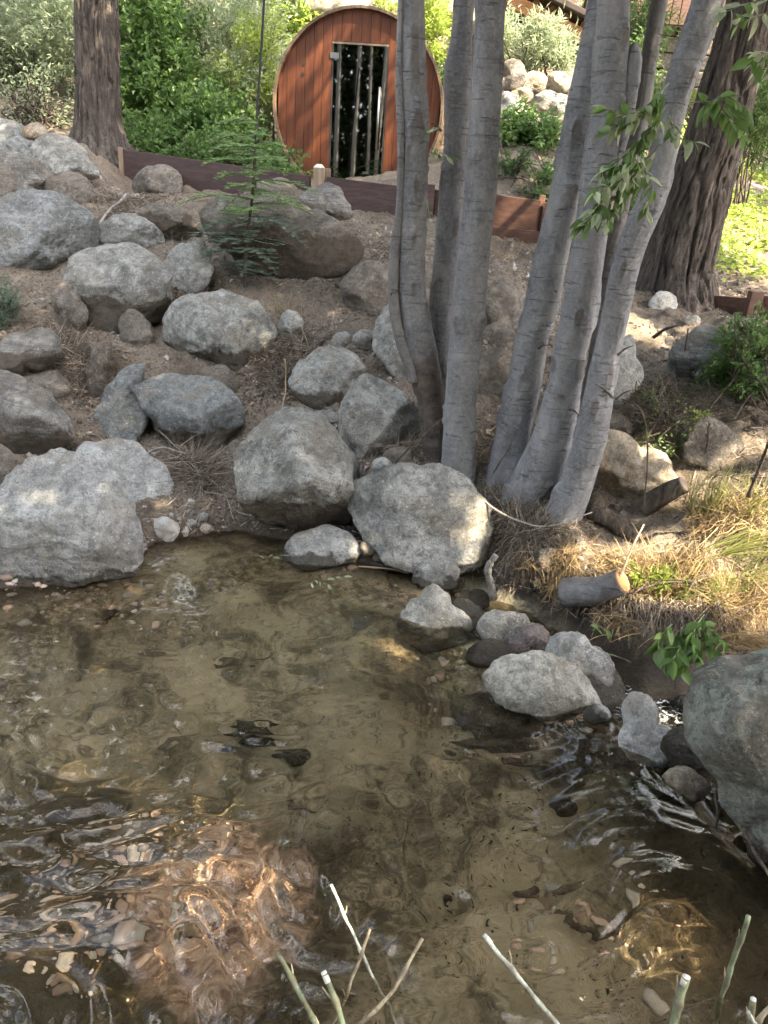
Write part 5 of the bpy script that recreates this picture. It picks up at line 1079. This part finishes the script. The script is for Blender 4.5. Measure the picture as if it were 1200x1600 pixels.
def leafy(name, label, cat, lines, Y, Lpx, per, mats=(0, 1), origin=None, dy=0.10, mat='stem_green', rad=0.003):
    k = len(lines); c = at_y(*lines[0][0], Y); th = thing(name, c, label, cat)
    for ln in lines:
        ys = np.linspace(Y, Y - dy * rng.uniform(0.2, 1), len(ln)); P = polyline([at_y(x, y, yy) for (x, y), yy in zip(ln, ys)], 14); px = ppm(P[0])
        V, T, Q = tube(P, np.linspace(rad, rad * .4, 14), 5); mk('twig', V, [T, Q], M[mat], th, True)
        T_, N_, B_ = frames(P)
        n = max(4, int(per * np.linalg.norm(np.diff(P, axis=0), axis=1).sum() * px / 10))
        for q in range(n):
            t = 0.12 + 0.88 * q / (n - 1); i = min(13, int(t * 13.99)); d = unit(T_[i] * 0.7 + rdir(1)[0] * 0.85 + np.array([0, 0, -0.35]))
            place_leaf(th, LM[mats[rng.integers(len(mats))]], P[i], d, Lpx / px * rng.uniform(.6, 1.2))
    return th
leafy('willow_branch', 'drooping grey green leafy shoots in front of the rightmost alder', 'branch',
      [[(1045, 130), (1010, 165), (975, 180), (948, 172)], [(1035, 150), (990, 190), (955, 200)], [(1040, 165), (1010, 215), (980, 240), (940, 268)], [(1030, 190), (1000, 225), (985, 255), (960, 262)], [(1032, 225), (1000, 262), (960, 310), (915, 350)], [(1015, 250), (975, 280), (930, 300)],
       [(1000, 262), (965, 320), (950, 345)], [(1005, 262), (1020, 300), (1010, 330)], [(1045, 180), (1060, 215), (1085, 222)], [(975, 262), (935, 320), (905, 352)]], 3.05, 28, 2.5)
leafy('willow_branch', 'yellow green leaf cluster across the leaning conifer trunk', 'branch', [[(1080, 160), (1115, 160), (1150, 175)], [(1115, 160), (1140, 190), (1160, 212)], [(1110, 160), (1130, 150), (1165, 168)]], 3.1, 34, 1.4, (1, 1))
leafy('willow_branch', 'green leaves hanging in at top right corner', 'branch', [[(1215, -5), (1160, 8), (1130, 20)], [(1215, 15), (1175, 28), (1150, 40)], [(1220, 90), (1190, 85), (1175, 95)], [(1225, 110), (1200, 105), (1180, 112)]], 3.0, 32, 1.4, (1, 0))
leafy('alder_shoot', 'small leafy sprout between the first and second alder', 'branch', [[(690, 200), (675, 200), (670, 208)], [(690, 240), (700, 246), (712, 250)], [(668, 312), (672, 340), (680, 350)]], 3.6, 16, 0.8, (1, 0), rad=.0015)
yb = hit(1070, 1035)[1] + 0.02
leafy('broadleaf_plant', 'broad-leaved green plant at the stream edge behind the huge boulder', 'plant', [[(1060, 985), (1050, 1005), (1040, 1040)], [(1075, 975), (1080, 1010), (1065, 1045)], [(1085, 970), (1100, 990), (1110, 1015)], [(1050, 975), (1030, 1000), (1028, 1020)], [(1095, 975), (1120, 990), (1130, 1005)], [(1065, 980), (1062, 1010), (1052, 1030)], [(1100, 960), (1085, 985), (1090, 1025)]], yb, 27, 2.2, (2, 1), dy=0.14)
leafy('broadleaf_plant', 'tiny leafy sprigs low on the dark undercut bank', 'plant', [[(925, 985), (935, 980), (950, 985)], [(975, 985), (990, 1000), (985, 1025)], [(960, 1030), (975, 1035), (988, 1040)]], hit(960, 1000)[1] - .02, 17, 1.2, (2, 1))
for lab, ln in [('floating willow sprig left of the low waterline stone', [[(398, 868), (430, 872), (470, 882)], [(425, 872), (445, 868), (455, 872)]]), ('floating willow sprig below the low waterline stone', [[(482, 912), (505, 906), (538, 902)], [(490, 906), (510, 912), (520, 918)]])]:
    leafy('willow_sprig', lab, 'twig', ln, at_z(*ln[0][0], 0.015)[1], 14, .9, (0, 0), dy=0.0, rad=.0015)

# ================================================================ STICKS, LOGS, STEMS
def stick(name, label, pts, Ys, r0, r1, mat, cat='stick', group=None, seg=8, n=24, wob=0.004):
    P = polyline([at_y(x, y, Y) for (x, y), Y in zip(pts, Ys if hasattr(Ys, '__len__') else [Ys] * len(pts))], n)
    k = ppm(P[0]); P = P + wob * np.c_[noise(P * 14, 1), noise(P * 14, 2), noise(P * 14, 3)]
    V, T, Q = tube(P, np.linspace(r0 / k, r1 / k, n) * (1 + .12 * rng.normal(size=n)), seg)
    return tag(mk(name, V, [T, Q], M[mat], smooth=True), label, cat, group)
def log(name, label, pa, Ya, pb, Yb, rpx, mat='alder', pm=None, cut='cut'):
    a = at_y(*pa, Ya); b = at_y(*pb, Yb); k = ppm(b); r = rpx / k; m = (a + b) / 2 if pm is None else at_y(*pm, (Ya + Yb) / 2)
    P = polyline([a, m, b], 30); th = thing(name, P[0], label, 'log')
    def dfn(P_, D_, a_): return (0.11 * fbm(np.stack([D_[..., 0], D_[..., 1], D_[..., 2] + P_[:, None, 0] * 9], -1).reshape(-1, 3) * 1.5, 3, 3)).reshape(D_.shape[:2]) * r
    V, T, Q = tube(P, np.linspace(r * 1.25, r, 30), 32, dfn, cap=True); o = mk('bark', V, [T, Q], M[mat], th, True)
    a = o.data.attributes.new('stain', 'FLOAT', 'POINT'); a.data.foreach_set('value', np.clip(.35 + .6 * noise(V * 22, 4), 0, .9).astype(np.float32))
    d = unit(P[-1] - P[-2]); V, T, Q = tube([P[-1] - d * .004, P[-1] + d * .002, P[-1] + d * .006], [r * .93, r * .93, r * .88], 28); mk('cut_face', V, [T, Q], M[cut], th); return th
yl = hit(930, 940)[1]
log('cut_log', 'sawn alder log with bright orange cut end in the straw', (880, 926), yl + .05, (972, 908), yl - .06, 20, pm=(926, 924))
log('cut_log', 'short sawn branch stub with tan cut end, upper one behind the straw', (1005, 790), 3.30, (1068, 757), 3.22, 14, mat='twig', cut='post')
log('root_stub', 'gnarled root stub lying at the foot of the rightmost alder', (925, 800), 3.3, (995, 842), 3.16, 12, mat='twig', pm=(955, 812), cut='driftwood')
GF = 'dead sticks lying about the bank'
stick('driftwood', 'bleached white forked driftwood upright beside the dam head', [(774, 867), (762, 888), (768, 912), (772, 935)], 2.98, 5.5, 6, 'driftwood', 'driftwood', seg=8)
SP_ = [('tan dry stalk rising from the sawn log', [(966, 905), (985, 862), (1006, 820)], [2.72, 2.8, 2.9], 2.2, 1.2, 'stem_tan'),
 ('long bent grey stick lying right from the flat-faced boulder', [(735, 765), (780, 800), (850, 822), (925, 800)], [3.3, 3.2, 3.1, 3.1], 1.8, 1.0, 'driftwood'),
 ('green tan stem pointing right over the straw', [(965, 870), (1010, 855), (1056, 842)], [2.85, 2.85, 2.85], 1.8, 1.2, 'stem_tan'),
 ('thin dark curved branch left of the right slab', [(985, 625), (1000, 640), (1010, 690), (1008, 790)], [3.2, 3.2, 3.2, 3.2], 1.3, 1.2, 'twig'),
 ('dark dead branch crossing the sunlit slope', [(1022, 527), (1045, 512), (1064, 508)], [4.7, 4.6, 4.6], 3, 1.5, 'twig'),
 ('thin dark twig standing on the sunlit slope', [(1076, 512), (1064, 560), (1052, 580), (1030, 596)], [4.3, 4.3, 4.3, 4.3], 1.2, 1.2, 'twig'),
 ('black twig leaning beside the boards post', [(1122, 486), (1105, 500), (1092, 512)], [5.0, 5.0, 5.0], 2, 1.2, 'twig'),
 ('dark leaning branch at right edge above the rushes', [(1202, 690), (1185, 735), (1170, 775)], [2.9, 2.95, 3.0], 2.5, 3.5, 'twig'),
 ('thin black twig leaning on the grey slab', [(1110, 660), (1104, 695), (1100, 730)], [3.5, 3.5, 3.5], 1.5, 1.2, 'twig'),
 ('long thin stem trailing across the dam to the undercut bank', [(790, 958), (850, 990), (930, 1015), (1000, 1040)], [2.8, 2.65, 2.6, 2.5], 1.2, .9, 'stem_green'),
 ('brown stick leaning on the foot of the third alder', [(603, 742), (640, 700), (690, 655)], [3.5, 3.5, 3.55], 1.3, 1, 'twig'),
 ('slim dark twig in front of the fourth alder', [(770, 740), (790, 710), (808, 670)], [3.4, 3.4, 3.4], 1.4, .8, 'twig'),
 ('brown stick lying by the water below the flat-faced boulder', [(560, 885), (600, 888), (640, 895)], [3.15, 3.13, 3.1], 1.6, 1.2, 'stem_tan'),
 ('fallen stick on the soil left of the sapling', [(196, 304), (190, 312), (170, 330), (155, 352)], [6.6, 6.5, 6.4, 6.2], 2, 2, 'driftwood'),
 ('forked dead branch on the dark slab near the sapling', [(376, 300), (355, 322), (340, 334)], [5.7, 5.6, 5.6], 1.5, 1, 'twig'),
 ('stick lying across the heap of twigs above the giant boulder', [(215, 715), (250, 700), (290, 708)], [3.7, 3.75, 3.75], 1.6, 1.2, 'driftwood'),
 ('thin brown root hanging below the centre soil', [(445, 560), (447, 600), (440, 640)], [4.1, 4.1, 4.0], 1.2, .8, 'stem_tan'),
 ('dark stick leaning on the huge boulder by its foot', [(1118, 1235), (1120, 1270), (1118, 1300)], [1.75, 1.72, 1.7], 2.5, 2, 'twig'),
 ('reddish root line under the huge boulder edge', [(1115, 1225), (1150, 1275), (1175, 1320), (1200, 1370)], [1.75, 1.65, 1.57, 1.5], 2.5, 2.5, 'twig')]
for lab, pts, Ys, r0, r1, m in SP_: stick('stick', lab, pts, Ys, r0, r1, m, group=GF)
def under(lab, pts, r0, r1, z=-0.22):
    Ys = [at_z(x, y, z)[1] for x, y in pts]; stick('sunken_stick', lab, pts, Ys, r0, r1, 'twig', group='sticks lying on the pool bed', wob=0.01)
under('black sunken branch across the bed left of the submerged stone', [(780, 1225), (850, 1232), (890, 1250)], 7, 5)
under('thick dark sunken stick in the lower right bed', [(870, 1462), (905, 1478), (955, 1490)], 8, 5)
under('small dark sunken stick near the lower middle', [(448, 1292), (475, 1296), (498, 1302)], 3.5, 2.5)
under('thin sunken twig left of the dam', [(630, 1380), (645, 1320), (655, 1290)], 2.5, 2)
under('short dark sunken stick in the upper pool', [(390, 1068), (412, 1060), (432, 1052)], 2.2, 1.8)
under('pale sunken stick below the white angular stone', [(880, 1218), (930, 1220), (985, 1232)], 4, 2.5)
under('dark sunken twig by the lower right caustic ripples', [(945, 1350), (970, 1330), (1000, 1325)], 3, 2)
GT = 'cut willow stems standing in the near water'
def stem(lab, tip, zt, base, zb, r0, r1, mat, cap=None, mid=None):
    a = at_z(*tip, zt); b = at_z(*base, zb); m = (a + b) / 2 if mid is None else at_z(*mid, (zt + zb) / 2); d = unit(b - m); P = polyline([a, m, b, b + d * .25], 26)
    k = ppm(a); th = thing('willow_cutting', P[-1], lab, 'plant', GT); rr = 0.68 * np.linspace(r1 / k * 1.15, r0 / k * .85, 26) * (1 + .05 * rng.normal(size=26)); rr[9] *= 1.25; rr[17] *= 1.2
    P = P + 0.0025 * np.c_[noise(P * 30, 1), noise(P * 30, 2), noise(P * 30, 3)]
    nodes = np.zeros(26); 
    for q in (4, 11, 18): rr[q] *= 1.45; nodes[q] = 1; nodes[q - 1] = .3; nodes[q + 1] = .3
    V, T, Q = tube(P, rr, 12); o_ = mk('stalk', V, [T, Q], M[mat if mat != 'stem_tan' else 'cane_tan'], th, True)
    at_ = np.zeros(len(V)); at_[:312] = np.repeat(nodes, 12); aa = o_.data.attributes.new('node', 'FLOAT', 'POINT'); aa.data.foreach_set('value', at_.astype(np.float32))
    for q in (4, 11):
        d_ = unit(unit(P[q - 2] - P[q]) + 0.8 * rdir(1)[0]); V, T, Q = tube(polyline([P[q], P[q] + d_ * rr[q] * 2.2, P[q] + d_ * rr[q] * 3.6 + unit(P[0] - P[3]) * rr[q]], 6), np.linspace(rr[q] * .45, rr[q] * .12, 6), 6); mk('bud', V, [T, Q], M['cane_tan'], th, True)
    if cap:
        d = unit(P[0] - P[3]); V, T, Q = tube([P[0] - d * .018, P[0] - d * .005, P[0] + d * .004], [rr[0] * 1.02, rr[0] * 1.01, rr[0] * .9], 12); mk('cut_tip', V, [T, Q], M[cap], th, True)
stem('thin pale stem with a white tip, tallest of the left group', (518, 1385), .16, (572, 1505), .02, 4, 3, 'stem_pale', 'white_end')
stem('short tan stem crossing the thin pale one', (579, 1453), .12, (551, 1527), .03, 3.5, 3, 'stem_tan')
stem('thick green stem, leftmost in the near water', (433, 1486), .22, (495, 1602), .10, 6.5, 5, 'stem_green')
stem('green stem with a broad white cut top, bottom centre left', (508, 1522), .20, (537, 1602), .12, 7.5, 6, 'stem_green', 'white_end')
stem('tan bent stem leaning right, centre bottom', (660, 1467), .20, (560, 1602), .10, 4, 3.5, 'stem_tan', mid=(606, 1558))
stem('long smooth pale stem sloping down to the right', (757, 1464), .24, (872, 1602), .12, 5, 5, 'stem_pale', 'white_end')
stem('green upright stem near the lower right corner', (1169, 1431), .25, (1131, 1545), .02, 6, 5, 'stem_green')
stem('blunt thick green stub with a whitish top', (1071, 1527), .14, (1052, 1604), .04, 11, 8, 'stem_green', 'white_end')
stem('small stub with pale top, right of the blunt thick one', (1178, 1562), .14, (1172, 1604), .08, 7, 6, 'stem_green', 'white_end')
stem('tan stem cut by the lower right corner', (1206, 1568), .2, (1180, 1604), .14, 6, 5, 'stem_tan')
stem('pale thin stem at the very bottom right', (1170, 1580), .2, (1185, 1606), .14, 4, 3.5, 'stem_pale')

# rushes
def rush(label, px, py, n, lpx, Y=None, spread=0.6, lean=(0, 0, 0), W=0.005, mat='rush'):
    b = hit(px, py) if Y is None else at_y(px, py, Y); L = lpx / ppm(b); P = b + rng.normal(size=(n, 3)) * [0.06, 0.05, 0.005] - [0, 0, .01]
    D_ = unit(np.array([0, 0, 1.0]) + np.array(lean) + rng.normal(size=(n, 3)) * [spread, spread, .1])
    V, Q = blades(P, D_, L * rng.uniform(.5, 1.1, n), W, .25, 5); V2, Q2 = blades(P + [0, 0, .0], D_, L * rng.uniform(.5, 1.1, n), W, .25, 5)
    th = thing('rush_clump', b, label, 'rushes', 'clumps of rush on the right bank'); mk('blades', np.vstack([V, V2]), np.vstack([Q, Q2 + len(V)]), M[mat], th)
rush('upright yellow green rushes beside the tan cut stub', 1115, 800, 60, 110, None, .18, (.05, 0, 0))
rush('green rushes fanning out to the right edge', 1130, 860, 70, 120, None, .35, (.9, -.2, 0))
rush('rush tuft fanning out at right edge under the leaning branch', 1165, 905, 60, 110, None, .4, (.8, -.3, 0))
rush('sunlit rush tuft above the broad-leaved plant', 1090, 930, 60, 90, None, .5, (.3, -.5, 0))
rush('straw coloured tuft right of the sawn log', 1010, 900, 60, 80, None, .6, (-.2, -.4, 0), mat='straw')
rush('green rush tuft in front of the grey slab at right edge', 1185, 800, 60, 110, None, .4, (.2, -.3, 0))
rush('golden tuft hanging at the waterline right of the broad-leaved plant', 1165, 1000, 80, 80, None, .6, (.2, -.9, -.3), mat='straw')
rush('golden tuft on the bank edge above the tiny leafy sprigs', 960, 965, 80, 70, None, .6, (0, -.9, -.4), mat='straw')
rush('drooping tuft hanging over the undercut bank', 1120, 985, 70, 80, None, .5, (.3, -.9, -.4), mat='straw')
rush('dark green grass tuft at the centre of the undercut bank', 830, 880, 50, 60, None, .6, (-.2, -.4, 0), mat='straw')
rush('dry grass tuft between the yellow patched boulder and the buried brown one', 445, 490, 50, 45, None, .4, (-.2, -.2, 0), mat='straw', W=.004)
rush('dry grass tuft on the leaning grey slab', 205, 572, 30, 40, None, .6, (.5, -.5, 0), mat='straw', W=.004)

# ================================================================ LITTER
def on_bank(n, reg, sd=0, thr=-9, sc=1.6):
    x0, x1, y0, y1 = reg; P = np.c_[rng.uniform(x0, x1, n), rng.uniform(y0, y1, n)]; P = P[P[:, 1] > shore_y(P[:, 0]) - 0.03]
    return P[fbm(np.c_[P * sc, 0 * P[:, :1]], 3, sd) > thr]
def drop(P, h=0.0):
    z = gz(P)
    return np.c_[P, z + h]
# loose stones
P = np.vstack([on_bank(15000, (-3.2, 3.0, 2.6, 7.6), 3, -0.1, 1.3), on_bank(7000, (-1.6, 1.6, 3.1, 5.0), 4, 0.2)]); n = len(P); S0, T0 = ico(1); szs = 0.004 + 0.016 * rng.uniform(0, 1, n) ** 4 + 0.003 * rng.uniform(0, 1, n)
V = (S0[None] * (1 + .25 * rng.normal(size=(n, len(S0), 1))) * (szs[:, None] * rng.uniform(.6, 1.3, (n, 3)))[:, None, :] + drop(P, 0.002)[:, None]).reshape(-1, 3)
T = (T0[None] + np.arange(n)[:, None, None] * len(S0)).reshape(-1, 3)
tag(mk('gravel', V, T, M['gravel']), 'loose gravel and crumbs of soil on the bank', 'gravel', kind='stuff')
# twigs
def twigs(name, label, P, L, W, mat, up=.12, hgt=.008, bend=.1, prefer=None):
    n = len(P); a = rng.uniform(0, 2 * math.pi, n) if prefer is None else prefer + rng.normal(size=n) * .7
    D_ = np.c_[np.cos(a), np.sin(a), rng.normal(size=n) * up]; B0 = drop(P, 0) + np.c_[np.zeros((n, 2)), rng.uniform(0.001, hgt, n)]
    # follow the slope
    e = B0[:, :2] + D_[:, :2] * 0.03; D_[:, 2] += (gz(e) - gz(B0[:, :2])) / 0.03
    V, Q = blades(B0, D_, L, W, bend, 2, dirb=unit(rdir(n) * [1, 1, .3])); tag(mk(name, V, Q, M[mat]), label, 'litter', kind='stuff')
P = np.vstack([on_bank(30000, (-3.2, 3.0, 2.6, 7.4), 6, 0.0, 1.8), on_bank(12000, (-1.3, 1.9, 2.7, 3.9), 7, -0.3, 2.5)])
twigs('twig_litter', 'dead grey brown twigs and needles scattered over the bank', P, rng.uniform(.02, .10, len(P)), rng.uniform(.002, .005, len(P)), 'litter', .15, .014)
def px_region(poly_px, n):
    c = [hit(*q)[:2] for q in poly_px]; c = np.array(c); out = []
    k = len(c); w = rng.dirichlet(np.ones(k) * .8, n); return w @ c
P = np.vstack([px_region([(270, 690), (300, 720), (290, 780), (330, 790), (370, 770), (250, 700), (330, 735)], 1900), px_region([(740, 760), (790, 830), (830, 850), (900, 840), (780, 880), (850, 870)], 2200), px_region([(960, 640), (1060, 680), (1080, 600), (1030, 600), (1000, 720), (1060, 720)], 1300), px_region([(60, 500), (130, 600), (110, 640), (200, 560), (120, 560)], 1300), px_region([(640, 690), (600, 735), (700, 740), (560, 640)], 500), px_region([(470, 500), (420, 610), (530, 520), (400, 640)], 1000), px_region([(180, 300), (320, 310), (260, 400), (340, 440), (150, 360)], 700), px_region([(560, 360), (640, 420), (600, 520), (520, 420)], 600)])
twigs('brushwood', 'matted dry twigs and roots between boulders and at the alder feet', P, rng.uniform(.05, .22, len(P)), rng.uniform(.002, .005, len(P)), 'litter', .45, .05, .25)
P = np.vstack([px_region([(880, 850), (950, 850), (1040, 880), (1190, 880), (1200, 980), (1060, 960), (960, 960), (900, 940)], 3400), px_region([(960, 940), (1060, 975), (1200, 990), (1250, 900), (1250, 990), (1120, 985)], 2600), px_region([(860, 880), (900, 870), (900, 950), (850, 930)], 700), px_region([(1060, 800), (1200, 780), (1200, 850), (1080, 850)], 900)])
twigs('straw', 'golden dry straw matted over the right bank', P, rng.uniform(.04, .16, len(P)), rng.uniform(.0025, .005, len(P)), 'straw', .4, .05, .3)
P = px_region([(860, 935), (930, 960), (1000, 990), (1060, 960), (1150, 990), (1200, 1000)], 1500)
n = len(P); B0 = drop(P, .02) + rng.uniform(0, .05, (n, 1)) * [0, 0, 1]; D_ = unit(rng.normal(size=(n, 3)) * .5 + [-.1, -1, -.6]); V, Q = blades(B0, D_, rng.uniform(.06, .2, n), .0035, .35, 4)
tag(mk('hanging_roots', V, Q, M['litter']), 'thin dead roots and stems hanging over the undercut bank', 'roots', kind='stuff')
P = px_region([(765, 770), (790, 850), (830, 880), (860, 900), (780, 900)], 800)
n = len(P); B0 = drop(P, .03); D_ = unit(rng.normal(size=(n, 3)) * .6 + [0, -.7, -.5]); V, Q = blades(B0, D_, rng.uniform(.05, .16, n), .003, .3, 3)
tag(mk('hanging_roots', V, Q, M['litter']), 'dark root fringe right of the flat-faced boulder', 'roots', kind='stuff')
P = np.vstack([px_region([(380, 540), (480, 520), (470, 640), (400, 620), (440, 570)], 1600), px_region([(60, 500), (200, 560), (130, 660), (90, 590), (140, 560)], 1300), px_region([(560, 400), (660, 380), (640, 560), (560, 480), (480, 450)], 1200), px_region([(300, 420), (240, 470), (270, 500), (330, 440)], 500), px_region([(160, 300), (300, 300), (200, 380), (170, 340)], 900)])
P = np.vstack([P, P + rng.normal(size=P.shape) * .12]); P = P[P[:, 1] > shore_y(P[:, 0]) + .05]
V, T = leaves(drop(P, .012), np.c_[rng.normal(size=(len(P), 2)), rng.normal(size=len(P)) * .3], rng.uniform(.012, .04, len(P)), rng.uniform(.006, .016, len(P)), up=np.array([0, 0, 1.2]))
tag(mk('dead_leaves', V, T, M['deadleaf']), 'thick drifts of dead leaves and bark between the boulders', 'litter', kind='stuff')
P = on_bank(16000, (-3.2, 3.0, 2.7, 7.4), 8, 0.05, 1.5)
V, T = leaves(drop(P, .006), np.c_[rng.normal(size=(len(P), 2)), np.zeros(len(P))], rng.uniform(.010, .036, len(P)), rng.uniform(.006, .016, len(P)), up=np.array([0, 0, 2.0]))
tag(mk('dead_leaves', V, T, M['deadleaf']), 'dead leaves and bark chips on the soil', 'litter', kind='stuff')

# ================================================================ far bank behind the camera: trees the door glass and the pool mirror
for i, (x, y, r, lean) in enumerate([(-2.62, -3.0, .06, .05), (-2.85, -3.4, .045, -.03), (-3.22, -3.0, .065, .02), (-3.75, -3.3, .07, .0), (1.2, -4, .08, .05)]):
    z0 = float(gz(np.array([[x, y]]))[0]); th = thing('alder_tree', (x, y, z0), 'pale alder on the near bank, mirrored in the sauna door', 'tree', 'alders on the near bank')
    A_ = polyline([(x, y, z0 - .1), (x + lean, y, z0 + 2), (x + lean * 3, y, z0 + 5), (x, y + .3, z0 + 8)], 20); V, T, Q = tube(A_, np.linspace(r, r * .4, 20), 12); mk('trunk', V, [T, Q], M['alder_pale'], th, True)
    n = 1200; P = np.array([x, y - .6, z0 + 6.8]) + rng.normal(size=(n, 3)) * [.9, .8, .9]; V, T = leaves(P, rdir(n), .13, .08); mk('crown_and_shade', V, T, M['leaf_mid'], th)
N = 30000; P = np.c_[rng.uniform(-9, 7, N), rng.uniform(-8.5, -5.0, N), rng.uniform(0, 1, N) ** .8 * 7.5]; P = P[fbm(P * .7, 3, 5) > -.9]
V, T = leaves(P, rdir(len(P)), .28, .17); tag(mk('thicket', V, T, M['leaf_dark']), 'dark wood on the near side of the stream', 'thicket', kind='stuff')

# pebbles and weed on the bed
def in_pool(n, poly, z=-0.25):
    cc = np.array([at_z(*q, z)[:2] for q in poly]); return rng.dirichlet(np.ones(len(cc)) * .7, n) @ cc
P = np.vstack([in_pool(500, [(-150, 1250), (300, 1240), (450, 1330), (400, 1500), (150, 1650), (-200, 1600)])[:350], in_pool(70, [(850, 1350), (1100, 1380), (1100, 1600), (850, 1600), (700, 1500)]), in_pool(300, [(-100, 960), (300, 960), (350, 1040), (-100, 1050)]), in_pool(500, [(500, 920), (700, 1000), (900, 1150), (1000, 1250), (700, 1250)])])
n = len(P); S0, T0 = ico(2); sz = 0.004 + 0.020 * rng.uniform(0, 1, n) ** 3.5
sh = 1 + .13 * rng.normal(size=(n, len(S0), 1)); V = (S0[None] * sh * (sz[:, None] * rng.uniform(.7, 1.4, (n, 3)) * [1, 1, .5])[:, None, :] + drop(P, 0.0)[:, None]).reshape(-1, 3)
tag(mk('bed_pebbles', V, (T0[None] + np.arange(n)[:, None, None] * len(S0)).reshape(-1, 3), M['pebbles'], smooth=True), 'tan and reddish pebbles on the stream bed', 'pebbles', kind='stuff')
N = 9000; P = np.c_[rng.uniform(-2, 1.6, N), rng.uniform(.8, 3.1, N)]; m = fbm(np.c_[P * 2.6, 0 * P[:, :1]], 5, 61, .6) + 0.35 * sstep(0.0, 0.7, P[:, 0]) - 0.1; P = P[(m > 0.42) & (P[:, 1] < shore_y(P[:, 0]) - .1)]
V, T = leaves(drop(P, .004), np.c_[rng.normal(size=(len(P), 2)), rng.uniform(0, .25, len(P))], rng.uniform(.006, .020, len(P)), rng.uniform(.002, .006, len(P)), up=np.array([0, 0, 1.5]))
tag(mk('water_weed', V, T, M['weed']), 'dark weed and sunken leaf litter in patches on the bed', 'weed', kind='stuff')

# ================================================================ the wood that stands round the place
def wood_tree(x, y, H, r, lab, mat, low=1.5):
    z0 = float(gz(np.array([[x, y]]))[0]); th = thing('conifer_tree', (x, y, z0), lab, 'tree', 'conifers standing round the clearing')
    V, T, Q = tube(polyline([(x, y, z0 - .2), (x + .1, y, z0 + H * .5), (x, y, z0 + H)], 16), np.linspace(.16, .03, 16), 10); mk('trunk', V, [T, Q], M['bark'], th, True)
    n = int(620 * r * H / 8); h = rng.uniform(0, 1, n); lay = np.round(h * 16) / 16; hh = low + (H - low) * lay; R_ = r * (1.05 - lay) * rng.uniform(0.1, 1, n) ** .6; a_ = rng.uniform(0, 2 * math.pi, n)
    a_ = np.round(a_ * 3 + lay * 7) / 3 + rng.normal(size=n) * .16
    P = np.c_[x + R_ * np.cos(a_), y + R_ * np.sin(a_), z0 + hh - R_ * .25 + rng.normal(size=n) * .06]; P = P[~sunlit_gap(P)]
    D_ = unit(np.c_[P[:, 0] - x, P[:, 1] - y, np.full(len(P), -.25)] + .5 * rdir(len(P))); V, T = leaves(P, D_, rng.uniform(.25, .5, len(P)), rng.uniform(.08, .16, len(P)), up=np.array([0, 0, 1.0])); mk('crown_and_shade', V, T, M[mat], th)
for i, (x, y, H, r) in enumerate([(-9, 10, 11, 2.6), (-6.5, 12.5, 12, 2.4), (-4.2, 14.5, 11, 2.2), (-1.6, 15.5, 12, 2.5), (0.9, 17, 11, 2.2), (3.6, 17.5, 13, 2.5), (6.5, 15.5, 12, 2.5), (9.5, 12, 12, 2.8), (-7.5, 6.5, 12, 2.3), (-7.5, 2.5, 11, 2.2), (-6.5, -1.5, 12, 2.4), (-3.5, -7, 12, 2.6), (0.5, -8, 13, 2.8), (4.5, -8, 11, 2.4), (-11, 14, 13, 3), (2.2, 20.5, 15, 3), (-3, 19.5, 15, 3), (11, 7, 12, 2.6)]):
    wood_tree(x, y, H, r, ['conifer of the hillside wood behind the thicket, rising above the picture', 'conifer of the surrounding wood, mirrored in the pool'][0 if y > 9 else 1], 'leaf_dark' if i % 3 else 'leaf_mid')

for o in SC.objects:
    if o.type == 'MESH' and (o.name.split('.')[0] in ('bed_pebbles', 'submerged_stone', 'dam_stone', 'sunken_stick', 'water_weed', 'boulder')): o.cycles.is_caustics_receiver = True
